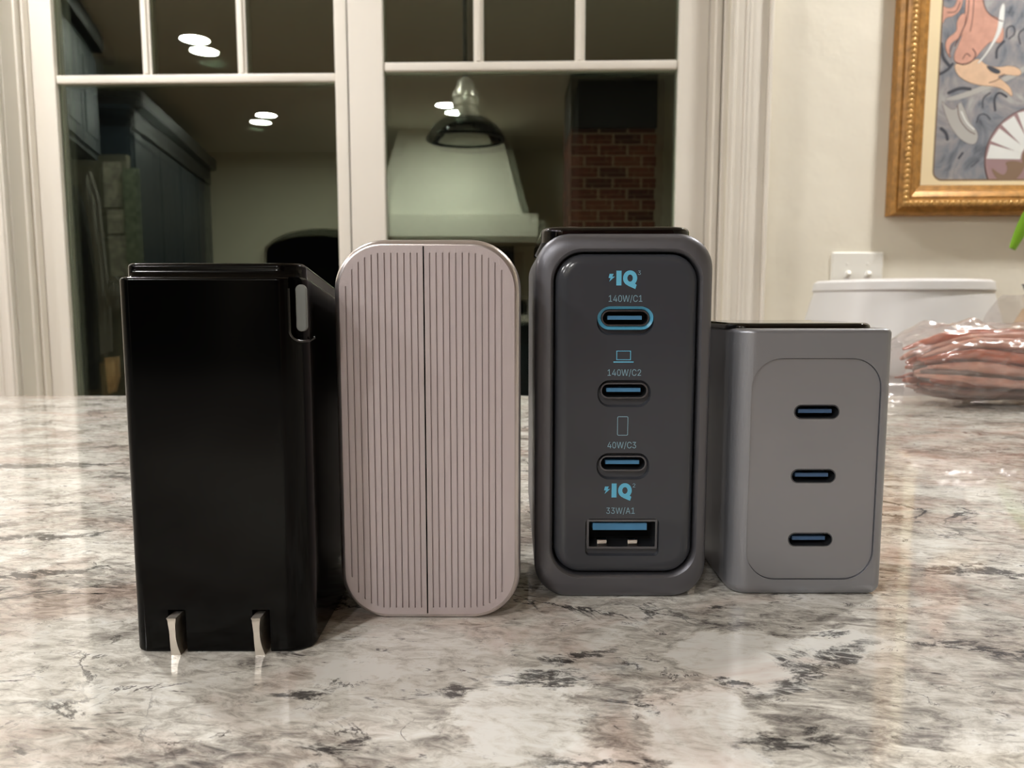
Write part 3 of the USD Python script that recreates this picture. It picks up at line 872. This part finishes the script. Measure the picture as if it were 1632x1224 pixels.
# ------------------------------------------------------------------ light switch
su, sz = W(1325, 402)
sp = thing('light_switch', 'white double toggle light switch plate on the cream wall', 'light switch', WM[:3, :3] @ np.array([su + 0.058, 0, sz - 0.057]) + WO, math.degrees(WYAW))
obj('cover_plate', AY(rbox(0.116, 0.114, 0.004, 0.006, 0.004, 0, e0=0.004, n=5), 0, -0.0063, 0), 'switch_white', sp)
for s in (-1, 1):
    x = s * 0.0228
    tg = obj('toggle', xf(bx(-0.0048, 0.0048, -0.016, 0, -0.005, 0.005, 0.0015), trimesh.transformations.translation_matrix((x, -0.004, 0.003)) @ trimesh.transformations.rotation_matrix(math.radians(-28), (1, 0, 0))), 'switch_white', sp)
    obj('toggle_slot', bx(x - 0.0062, x + 0.0062, -0.0066, -0.005, -0.013, 0.013, 0.0006), 'bin_white', sp)
    for z in (-0.030, 0.030):
        obj('screw', AY(rbox(0.0065, 0.0065, 0.0032, 0.0016, 0.0006, 0, n=4, k=3), x, -0.0072, z), 'switch_white', sp)

# ------------------------------------------------------------------ framed picture
fu0, fz0 = W(1421, 343, -0.035)
fu1, fz1 = fu0 + 0.62, fz0 + 0.86
pic = thing('framed_picture', 'gold wooden framed print of coral hair and a white-ribbed fan on the cream wall', 'picture', WM[:3, :3] @ np.array([fu0, 0, fz0]) + WO, math.degrees(WYAW))
fw_, fh_ = fu1 - fu0, fz1 - fz0
fwid = W(1473, 300, -0.03)[0] - W(1424, 300, -0.03)[0]
prof = [(0, -0.0005), (0, -0.028), (0.006, -0.036), (0.012, -0.034), (0.016, -0.040), (0.024, -0.046), (0.032, -0.044), (0.036, -0.036), (0.040, -0.037), (0.046, -0.034), (0.052, -0.030), (0.056, -0.022), (fwid * 1.0 if fwid > 0.058 else 0.060, -0.018), (fwid if fwid > 0.058 else 0.060, -0.0005)]
prof = [(a * fwid / prof[-1][0], b) for a, b in prof]


def mould(side):
    r0, r1 = [], []
    for d, n in prof:
        if side == 'l': r0.append((d, n, d)); r1.append((d, n, fh_ - d))
        if side == 'r': r0.append((fw_ - d, n, d)); r1.append((fw_ - d, n, fh_ - d))
        if side == 'b': r0.append((d, n, d)); r1.append((fw_ - d, n, d))
        if side == 't': r0.append((d, n, fh_ - d)); r1.append((fw_ - d, n, fh_ - d))
    return loft([np.array(r0), np.array(r1)])


for s in 'lrbt':
    fr = obj('frame_moulding', mould(s), 'gold_wood', pic, smooth=20)
beads = []
dB = prof[5][0]
ell = trimesh.creation.icosphere(1, 1.0)
for z in np.arange(dB, fh_ - dB, 0.0115):
    for x in (dB, fw_ - dB):
        e = ell.copy(); e.vertices = e.vertices * [0.0068, 0.0035, 0.0072] + [x + 0.001, -0.0445, z]; beads.append(e)
for x in np.arange(dB, fw_ - dB, 0.0115):
    for z in (dB, fh_ - dB):
        e = ell.copy(); e.vertices = e.vertices * [0.0072, 0.0035, 0.0068] + [x, -0.0445, z]; beads.append(e)
obj('bead_band', cat(*beads), 'gold_bead', pic, smooth=True, kind='stuff')
NP = -0.014       # print plane
off = np.array([fu0, fz0])
A = lambda px, py: np.array(W(px, py, NP)) - off
pu0, pz0 = A(1484, 289)
pgr = Polygon(rr(2 * (fw_ / 2 - pu0), fh_ - 2 * pz0, 0.022, 8)); pgr = affinity.translate(pgr, fw_ / 2, fh_ / 2)
mat_ = sbox(fwid * 0.9, fwid * 0.9, fw_ - fwid * 0.9, fh_ - fwid * 0.9).difference(pgr)
obj('mat_board', poly_y(mat_, NP - 0.003, NP - 0.0002), 'cream_mat', pic, smooth=False)
obj('print_edge', poly_y(pgr.difference(pgr.buffer(-0.0042)), NP - 0.0014, NP), 'art_edge', pic, smooth=False)
obj('print', poly_y(pgr, NP, NP + 0.004), 'art_ground', pic, smooth=False)


def shape(pts, lift, m, line=0.0014, name='printed_shape'):
    """a flat printed shape given by points of the photo, with its drawn outline"""
    pp = [tuple(A(*p)) for p in pts]
    g = Polygon(pp).buffer(0)
    # Chaikin smoothing
    def chk(g):
        c = np.array(g.exterior.coords)[:-1]
        for _ in range(2):
            n = np.roll(c, -1, 0); c = np.stack([0.75 * c + 0.25 * n, 0.25 * c + 0.75 * n], 1).reshape(-1, 2)
        return Polygon(c).buffer(0)
    g = chk(g if g.geom_type == 'Polygon' else max(g.geoms, key=lambda q: q.area))
    g = g.intersection(pgr.buffer(-0.001))
    if line: obj('printed_line', poly_y(g.buffer(line * 0.5).intersection(pgr), NP - lift * 0.0002 + 0.0001, NP), 'art_line', pic, smooth=False)
    obj(name, poly_y(g, NP - lift * 0.0002, NP), m, pic, smooth=False)


# generic flowing hair, cloth and fan
shape([(1502, 158), (1530, 150), (1570, 135), (1610, 118), (1640, 100), (1640, 112), (1600, 132), (1560, 148), (1520, 162)], 1, 'art_pale', 0.0006)
shape([(1500, 158), (1506, 168), (1522, 178), (1530, 160), (1536, 172), (1545, 196), (1560, 212), (1555, 232), (1535, 226), (1518, 208), (1508, 186)], 1, 'art_pale')
shape([(1520, 100), (1524, 118), (1540, 130), (1560, 136), (1590, 138), (1604, 146), (1614, 156), (1612, 142), (1600, 130), (1588, 122), (1600, 118), (1626, 122), (1628, 112), (1612, 104), (1590, 108), (1570, 104), (1560, 92), (1545, 100)], 2, 'art_peach')
shape([(1541, -20), (1538, 20), (1536, 50), (1528, 70), (1519, 90), (1524, 102), (1542, 101), (1555, 92), (1566, 78), (1580, 64), (1594, 70), (1600, 60), (1598, 40), (1590, 28), (1576, 24), (1568, 10), (1566, -20)], 3, 'art_coral')
shape([(1532, 22), (1524, 36), (1526, 50), (1508, 62), (1506, 78), (1516, 96), (1512, 78), (1516, 68), (1530, 60), (1536, 50), (1540, 34), (1540, 22)], 3, 'art_coral')
shape([(1497, 4), (1508, 14), (1522, 12), (1528, -10), (1536, -10), (1532, 14), (1520, 26), (1506, 28), (1502, 40), (1496, 24)], 3, 'art_coral')
shape([(1556, 102), (1572, 84), (1590, 50), (1592, 18), (1598, 4), (1602, 10), (1598, 48), (1580, 76), (1562, 100)], 4, 'art_white', 0.0004)
shape([(1570, 104), (1584, 107), (1596, 114), (1590, 119), (1578, 114)], 4, 'art_dark', 0.0)
def stroke(pts, wd, lift, m):
    c = np.array([A(*p) for p in pts])
    for _ in range(2): c = np.vstack([c[:1], np.stack([0.75 * c[:-1] + 0.25 * c[1:], 0.25 * c[:-1] + 0.75 * c[1:]], 1).reshape(-1, 2), c[-1:]])
    g = LineString(c).buffer(wd / 2).intersection(pgr.buffer(-0.002))
    if not g.is_empty: obj('printed_line', poly_y(g, NP - lift * 0.0002, NP), m, pic, smooth=False)


for pts, wd in (([(1544, 0), (1542, 30), (1532, 52), (1522, 74)], 0.0022), ([(1552, -5), (1550, 30), (1546, 50)], 0.0016), ([(1566, 0), (1572, 20), (1590, 32), (1598, 34)], 0.002), ([(1524, 100), (1536, 104), (1550, 98), (1556, 86), (1550, 78)], 0.0022),
                ([(1534, 94), (1540, 84), (1546, 90)], 0.0018), ([(1510, 20), (1524, 20), (1530, 4)], 0.0018), ([(1528, 62), (1516, 74), (1513, 88)], 0.0016), ([(1600, 118), (1590, 128), (1576, 132)], 0.0014)):
    stroke(pts, wd, 4.5, 'art_line')
for pts, wd in (([(1494, 120), (1510, 112), (1518, 102)], 0.006), ([(1500, 70), (1502, 92), (1512, 104)], 0.007), ([(1512, 148), (1530, 140), (1546, 142)], 0.007), ([(1556, 196), (1560, 182), (1572, 182), (1578, 190)], 0.0028), ([(1566, 172), (1566, 156), (1578, 148)], 0.003), ([(1586, 176), (1584, 156), (1592, 146), (1604, 154)], 0.005),
                ([(1588, 92), (1588, 78), (1600, 66)], 0.005), ([(1604, 60), (1604, 44), (1616, 40), (1618, 54), (1608, 62)], 0.003), ([(1626, 70), (1622, 54), (1632, 46)], 0.003), ([(1500, 205), (1508, 212), (1510, 222)], 0.007), ([(1528, 252), (1534, 244)], 0.005), ([(1548, 266), (1560, 256)], 0.002)):
    stroke(pts, wd, 1.5, 'art_dark')
for pts, wd in (([(1526, 168), (1528, 190), (1542, 208), (1554, 214)], 0.0016), ([(1532, 178), (1540, 196), (1552, 206)], 0.003)):
    stroke(pts, wd, 2.5, 'art_white' if wd > 0.002 else 'art_line')
# the fan
fc = A(1650, 252)
R1_, R2_ = np.linalg.norm(A(1572, 240) - fc), 0.030
fan = Point(*fc).buffer(R1_, 40)
obj('printed_line', poly_y(fan.buffer(0.002).intersection(pgr.buffer(0.004)), NP - 0.0011, NP), 'art_line', pic, smooth=False)
obj('printed_fan', poly_y(fan.intersection(pgr.buffer(0.003)), NP - 0.0013, NP), 'art_mauve', pic, smooth=False)
for a in (172, 151, 129, 107, 85, 63):
    r = math.radians(a)
    d, n_ = np.array([math.cos(r), math.sin(r)]), np.array([-math.sin(r), math.cos(r)])
    q = Polygon([fc + d * 0.034 - n_ * 0.006, fc + d * (R1_ - 0.006) - n_ * 0.0145, fc + d * (R1_ - 0.004) + n_ * 0.0145, fc + d * 0.034 + n_ * 0.006])
    q = q.buffer(0.0012).intersection(pgr)
    if not q.is_empty: obj('printed_fan_rib', poly_y(q, NP - 0.0016, NP), 'art_white', pic, smooth=False)
hub = Point(*fc).buffer(R2_, 24)
obj('printed_fan_hub', poly_y(hub.intersection(pgr.buffer(0.003)), NP - 0.0018, NP), 'art_tan', pic, smooth=False)
obj('printed_fan_hub', poly_y(Point(*fc).buffer(0.021, 24).intersection(pgr.buffer(0.003)), NP - 0.0020, NP), 'art_dark', pic, smooth=False)
shape([(1578, 266), (1586, 284), (1600, 292), (1614, 290), (1626, 278), (1634, 262), (1618, 256), (1600, 258), (1606, 268), (1600, 280), (1590, 276)], 9.5, 'art_tan', 0.0)

# ------------------------------------------------------------------ plant on a tall stand at the right edge
pd = 0.78
pcx_ = P(1762, 470, pd)[0]
zr = P(1632, 452, pd)[2]
pl = thing('potted_plant', 'green strap-leaved plant in a dark bowl on a tan wooden stand at the right edge', 'plant', (pcx_, pd, 0))
prr = 0.0715
obj('bowl', lathe([(0.030, zr - 0.026), (prr * 0.7, zr - 0.024), (prr * 0.93, zr - 0.012), (prr, zr), (prr - 0.004, zr), (prr * 0.9, zr - 0.008), (0.01, zr - 0.009)], 40), 'pot_dark', pl)
obj('soil', lathe([(0.01, zr - 0.0085), (prr * 0.82, zr - 0.0075), (prr * 0.7, zr - 0.005), (0.01, zr - 0.004)], 24), 'soil', pl)
obj('stand_top', lathe([(0.062, zr - 0.040), (0.062, zr - 0.0265), (0.01, zr - 0.0263)], 32), 'tan_wood', pl)
for a in (180, 300, 60):
    r = math.radians(a); d = np.array([math.cos(r), math.sin(r), 0])
    obj('stand_leg', tube([d * 0.056 + [0, 0, zr - 0.030], d * 0.074 + [0, 0, zr - 0.032], d * 0.088 + [0, 0, zr - 0.060], d * 0.098 + [0, 0, zr - 0.10], d * 0.20 + [0, 0, 0.4], d * 0.30 + [0, 0, 0.0]], [0.009, 0.010, 0.011, 0.012, 0.012, 0.009], 12), 'tan_wood', pl)


def strap(path, wd, m):
    path = np.asarray(path, float); n = 20
    s = np.linspace(0, 1, len(path)); tq = np.linspace(0, 1, n)
    c = np.stack([np.interp(tq, s, path[:, k]) for k in range(3)], 1)
    for _ in range(3): c[1:-1] = (c[:-2] + 2 * c[1:-1] + c[2:]) / 4
    ww = wd * np.sin(np.clip(0.12 + tq * 0.88, 0, 1) * math.pi * 0.93) ** 0.6
    rings = []
    for k in range(n):
        t = c[min(k + 1, n - 1)] - c[max(k - 1, 0)]; t /= np.linalg.norm(t)
        a = np.cross(t, [0.3, 1, 0.2]); a /= np.linalg.norm(a); b = np.cross(t, a)
        rings.append([c[k] + a * ww[k] / 2, c[k] + b * (0.0012 + 0.12 * ww[k]), c[k] - a * ww[k] / 2, c[k] + b * (-0.0010 + 0.12 * ww[k])])
    obj('leaf', loft(rings), m, pl, smooth=60)


L0 = np.array([0, 0, zr - 0.008])
tip = P(1613, 397, pd - 0.03) - np.array([pcx_, pd, 0])
mid_ = P(1640, 340, pd - 0.02) - np.array([pcx_, pd, 0])
strap([L0, L0 + [-0.015, 0, 0.10], mid_ + [0.03, 0, 0.035], mid_, tip], 0.016, 'leaf')
for k in range(7):
    a = 0.30 * k - 0.9; hh = 0.13 + 0.03 * (k % 3); d = np.array([math.cos(a), math.sin(a), 0])
    if d[0] < -0.1: d[0] = 0.2 + 0.1 * k
    strap([L0, L0 + d * 0.025 + [0, 0, hh * 0.6], L0 + d * 0.06 + [0, 0, hh], L0 + d * 0.11 + [0, 0, hh * 0.85], L0 + d * 0.15 + [0, 0, hh * 0.5]], 0.016, 'leaf_dark' if k % 2 else 'leaf')

# ------------------------------------------------------------------ the kitchen behind the camera, seen mirrored in the night glass
def place(mir, p):
    return (mir @ np.append(p, 1))[:3]


def downlight(real, label, r=0.088):
    t = thing('ceiling_downlight', label, 'ceiling light', (real[0], real[1], CEIL), group='recessed ceiling downlights')
    th = np.linspace(0, 2 * math.pi, 40, endpoint=False)
    o, i = np.c_[np.cos(th), np.sin(th)] * (r + 0.016), np.c_[np.cos(th), np.sin(th)] * r
    h = halo(o, i, 0, 0.0, 0.0)
    v = h.vertices.copy(); n = len(th)
    v[:, 2], v[:, 1] = v[:, 1].copy(), v[:, 2].copy()
    v[:n, 2], v[n:2 * n, 2], v[2 * n:3 * n, 2], v[3 * n:, 2] = -0.004, -0.006, -0.0003, -0.0003
    h.vertices = v
    obj('trim_ring', fixn(h), 'white_bead', t)
    obj('lens', AZ(lathe([(r * 0.999, 0), (r * 0.999, 0.0015)], 40), 0, 0, -0.0025), 'lamp', t, smooth=False)


hC = CEIL - ZC


def vlight(px, py, mir):
    r = ray(px, py); k = hC / r[2]
    return place(mir, CAMP + r * k)


downlight(vlight(310, 62, ML), 'glowing recessed ceiling downlight, mirrored in the upper left window light')
downlight(vlight(424, 183, ML), 'glowing recessed ceiling downlight, mirrored in the large left pane')
downlight(vlight(711, 167, MR), 'glowing recessed ceiling downlight, mirrored in the right pane beside the pendant lamp')
downlight(place(MR, [-1.06, 5.35, CEIL]), 'recessed ceiling downlight behind the camera, its mirror image hidden by the middle window post')
downlight(np.array([1.35, 1.2, CEIL]), 'recessed ceiling downlight in front of the framed picture, out of frame')
downlight(np.array([-1.12, 1.22, CEIL]), 'added recessed ceiling downlight above the left jamb of the window, unseen, brightens the window wall')  # added unseen lamp to brighten the window wall and trim
downlight(np.array([-2.7, 1.0, CEIL]), 'added recessed ceiling downlight near the left end of the window wall, unseen, brightens that end')  # second added lamp, out of view, lifts the left of the window wall

# pendant lamp over the island
pv = V(742, 222, 2.95); rp = 60 * 2.95 / 1233
pr_ = place(MR, pv)
pen = thing('pendant_lamp', 'clear glass dome pendant lamp with dark rim, mirrored in the right window pane', 'pendant lamp', (pr_[0], pr_[1], pr_[2]))
thk = [(rp, 0), (rp * 0.97, 0.018), (rp * 0.86, 0.045), (rp * 0.66, 0.068), (rp * 0.40, 0.084), (rp * 0.26, 0.092)]
obj('glass_shade', lathe(thk + [(a - 0.003, b - 0.003 if k else b) for k, (a, b) in list(enumerate(thk))[::-1]], 48, True), 'clear_shade', pen, smooth=60)
obj('rim', lathe([(rp + 0.003, -0.005), (rp + 0.004, 0.004), (rp - 0.006, 0.004), (rp - 0.006, -0.005)], 48, True), 'iron', pen)
sk = [(0.040, 0.080), (0.052, 0.090), (0.052, 0.104), (0.044, 0.106), (0.044, 0.116), (0.050, 0.118), (0.050, 0.134), (0.042, 0.136), (0.042, 0.148), (0.048, 0.150), (0.046, 0.170), (0.036, 0.186), (0.030, 0.21), (0.010, 0.225)]
obj('socket', lathe(sk, 32), 'nickel', pen, smooth=40)
obj('stem', lathe([(0.008, 0.21), (0.008, CEIL - pr_[2] - 0.02)], 12), 'iron', pen)
obj('canopy', lathe([(0.06, CEIL - pr_[2] - 0.022), (0.065, CEIL - pr_[2] - 0.001)], 24), 'iron', pen)

# plastered range hood
Hd = 7.35
hz0, hz1 = V(740, 377, Hd)[2], V(740, 340, Hd)[2]
hxr, htr, hbr = V(858, 350, Hd)[0], V(797, 225, Hd)[0], V(832, 338, Hd)[0]
hc = -0.60
hood = thing('range_hood', 'pale plastered range hood with a shelf ledge, mirrored in the right window pane', 'range hood', (0, 0, 0))
front = np.array([(2 * hc - hbr, Hd + 0.05, hz1), (hbr, Hd + 0.05, hz1), (htr, Hd + 0.25, CEIL - 0.001), (2 * hc - htr, Hd + 0.25, CEIL - 0.001)])
bk = front.copy(); bk[:, 1] = DB - 0.001
obj('chimney_breast', xf(loft([front, bk]), MR), 'hood_plaster', hood, smooth=False)
obj('shelf_ledge', virt_box(2 * hc - hxr, hxr, Hd, DB - 0.001, hz0, hz1 - 0.0005, 0.01), 'hood_plaster', hood)
rg = thing('cooking_range', 'dark cooking range under the plastered hood, backed by a dark slab standing in for wall shade', 'cooker', (0, 0, 0))
obj('body', virt_box(hc - 0.6, hc + 0.6, DB - 0.72, DB - 0.03, 0.0, 0.92), 'range_dark', rg)
obj('shade_slab', virt_box(hc - 0.62, hc + 0.62, DB - 0.03, DB - 0.002, 0.0, hz0 - 0.001), 'range_dark', rg)  # dark slab: wall shade under the hood put into its colour
obj('handle', virt_box(hc - 0.5, hc + 0.5, DB - 0.76, DB - 0.74, 0.78, 0.80, 0.004), 'chrome', rg)

# brick chimney column
Bd = 5.8
bxl, bxr = V(910, 250, Bd)[0], V(1046, 250, Bd)[0]
bcz = CEIL
col = thing('brick_column', 'dark red brick chimney column mirrored at the right of the right window pane', 'brick column', (0, 0, 0))
obj('mortar_core', virt_box(bxl + 0.008, bxr - 0.008, Bd + 0.008, Bd + 0.85, 0, CEIL - 0.0005), 'mortar', col)
ch_, bl = 0.079, 0.2
obj('top_shade', virt_box(bxl - 0.01, bxr - 0.001, Bd - 0.03, Bd + 0.6, V(950, 205, Bd)[2], CEIL - 0.001, 0.01), 'crown_dark', col)  # shaded top of the column, put in as a solid dark block
z = 0.62; row = 0
while z + ch_ < CEIL:
    x = bxl - (0.105 if row % 2 else 0.0)
    while x < bxr - 0.01:
        x0, x1 = max(x, bxl), min(x + bl, bxr)
        if x1 - x0 > 0.03:
            pr0 = random.uniform(0, 0.004)
            obj('brick', virt_box(x0 + (0.005 if x0 > bxl else 0), x1 - (0.005 if x1 < bxr else 0), Bd + pr0, Bd + 0.1, z + 0.006, z + ch_ - 0.006), random.choice(['brick', 'brick', 'brick_dark', 'brick_light']), col, smooth=False)
        x += bl + 0.01
    y = Bd + 0.1 + (0.0 if row % 2 else -0.0)
    while y < Bd + 0.8:
        obj('brick', virt_box(bxl + random.uniform(0, 0.003), bxl + 0.09, y + 0.005, min(y + bl, Bd + 0.85), z + 0.006, z + ch_ - 0.006), random.choice(['brick', 'brick_dark', 'brick_light']), col, smooth=False)
        y += bl + 0.01
    z += ch_; row += 1

# tall dark blue cabinet with crown moulding on the left
pA, pB = np.array([V(205, 145, 5.4)[0], 5.4]), np.array([V(330, 250, 8.0)[0], 8.0])


def slanted(p0, p1, dep, z0, z1, out=0.0, r=0.0):
    d = p1 - p0; L_ = np.linalg.norm(d); d /= L_
    T4 = np.eye(4); T4[:2, 0] = d; T4[:2, 1] = [-d[1], d[0]]; T4[:2, 3] = p0
    return xf(xf(bx(0, L_, -out, dep, z0, z1, r), T4), ML)


zc0 = V(205, 205, 5.4)[2]; zc1 = V(205, 142, 5.4)[2]
zc1 = min(zc1, CEIL - 0.03)
tc = thing('tall_cabinet', 'tall dark blue pantry cabinet with a heavy dark crown, mirrored in the left pane', 'cabinet', (0, 0, 0))
obj('body', slanted(pA, pB, 0.55, 0.08, zc1 - 0.1), 'cabinet_blue', tc)
obj('plinth', slanted(pA + [0.0, 0.02], pB, 0.5, 0, 0.08, -0.03), 'cabinet_edge', tc)
obj('crown', cat(slanted(pA, pB, 0.55, zc1 - 0.26, zc1 - 0.12, 0.03, 0.01), slanted(pA, pB, 0.55, zc1 - 0.12, zc1, 0.09, 0.02)), 'crown_dark', tc)
dd = (pB - pA) / 4
for k in range(4):
    q0, q1 = pA + dd * k, pA + dd * (k + 1)
    e = dd / np.linalg.norm(dd) * 0.012
    obj('door', slanted(q0 + e, q1 - e, 0, 0.12, zc1 - 0.28, 0.02, 0.004), 'cabinet_blue', tc)

# nearer upper cabinet with a panelled door
uA, uB = np.array([-2.32, 4.05]), np.array([-2.60, 4.95])
uz0 = V(95, 205, 4.05)[2]
uc = thing('upper_cabinet', 'blue grey upper cabinet with a raised panel door, mirrored at the top left', 'cabinet', (0, 0, 0))
obj('body', slanted(uA, uB, 0.6, uz0, CEIL - 0.12), 'cabinet_blue', uc)
obj('crown', slanted(uA, uB, 0.6, CEIL - 0.12, CEIL - 0.002, 0.07, 0.02), 'crown_dark', uc)
e = (uB - uA) / np.linalg.norm(uB - uA)
h_ = np.linalg.norm(uB - uA) / 2
for k in range(2):
    q0, q1 = uA + e * (h_ * k + 0.01), uA + e * (h_ * (k + 1) - 0.01)
    dr = obj('door', slanted(q0, q1, 0, uz0 + 0.03, CEIL - 0.16, 0.02, 0.004), 'cabinet_blue', uc)
    obj('door_panel', slanted(q0 + e * 0.07, q1 - e * 0.07, 0, uz0 + 0.10, CEIL - 0.23, 0.028, 0.006), 'cabinet_blue', dr)

# end wall of the tall cabinet with papers and things hanging on it
ed = 5.32


def ebox(px0, py0, px1, py1, d0, d1, r=0.0):
    a, b = V(px0, py1, d0), V(px1, py0, d0)
    return virt_box(min(a[0], b[0]), max(a[0], b[0]), d0, d1, a[2], b[2], r, ML)


eb = V(92, 300, ed)[0]
obj('end_panel', virt_box(V(75, 300, ed)[0], V(203, 300, ed)[0], ed, ed + 0.06, 0.0, V(100, 246, ed)[2], 0.0, ML), 'end_panel_paint', tc)
for k, (x0, y0, x1, y1, mt, lb) in enumerate(((167, 258, 192, 330, 'paper', 'tall pale sheet of paper pinned highest on the end panel'), (172, 334, 200, 372, 'paper', 'small pale sheet pinned under the tall paper'),
                                              (176, 376, 202, 440, 'paper', 'pale ruled sheet pinned below the small paper'), (202, 268, 222, 420, 'paper_green', 'long greenish strip of paper hanging at the panel edge'))):
    pa = thing('pinned_paper', lb + ', mirrored in the left pane', 'paper', (0, 0, 0), group='papers pinned on the cabinet end')
    obj('sheet', ebox(x0, y0, x1, y1, ed - 0.012 - 0.004 * k, ed - 0.010 - 0.004 * k), mt, pa)


def hang(name, label, catg, pts, d, thick, mt):
    g = Polygon([(V(a, b, d)[0], V(a, b, d)[2]) for a, b in pts]).buffer(0.01).buffer(-0.01)
    base = poly_y(g, d - thick, d)
    t = thing(name, label, catg, (0, 0, 0))
    obj('cloth', xf(base, ML), mt, t, smooth=False)
    for q in (0.3, 0.5, 0.7):
        b = g.bounds; x = b[0] + (b[2] - b[0]) * q
        ln = g.buffer(-0.02).intersection(LineString([(x, -1), (x + 0.03, 5)]))
        if not ln.is_empty and ln.geom_type == 'LineString':
            c = np.array(ln.coords); p = np.c_[c[:, 0], np.full(len(c), d - thick), c[:, 1]]
            p = np.array([p[0] + (p[-1] - p[0]) * s for s in np.linspace(0, 1, 8)])
            obj('fold', xf(tube(p, 0.018 * np.sin(np.linspace(0.3, 2.8, 8)), 8), ML), mt, t)


hang('folded_umbrella', 'dark pointed folded umbrella hanging on the cabinet end, mirrored in the left pane', 'umbrella', [(124, 298), (132, 320), (146, 370), (158, 440), (162, 520), (158, 620), (118, 620), (112, 520), (110, 420), (114, 350)], ed - 0.03, 0.07, 'cloth_dark')
hang('hanging_apron', 'grey apron hanging beside the folded umbrella, mirrored in the left pane', 'apron', [(128, 276), (146, 274), (160, 320), (168, 400), (176, 470), (180, 560), (164, 566), (160, 470), (150, 380), (138, 320)], ed - 0.105, 0.035, 'cloth_grey')
hang('hanging_bag', 'small pale bag hanging low beside the apron, mirrored in the left pane', 'bag', [(176, 448), (186, 440), (196, 450), (198, 480), (190, 492), (178, 488), (170, 474)], ed - 0.145, 0.03, 'cloth_grey')
hang('hanging_glove', 'tan oven glove hanging lowest on the cabinet end, mirrored in the left pane', 'oven glove', [(170, 570), (190, 568), (192, 600), (186, 624), (176, 626)], ed - 0.10, 0.03, 'tan_wood')
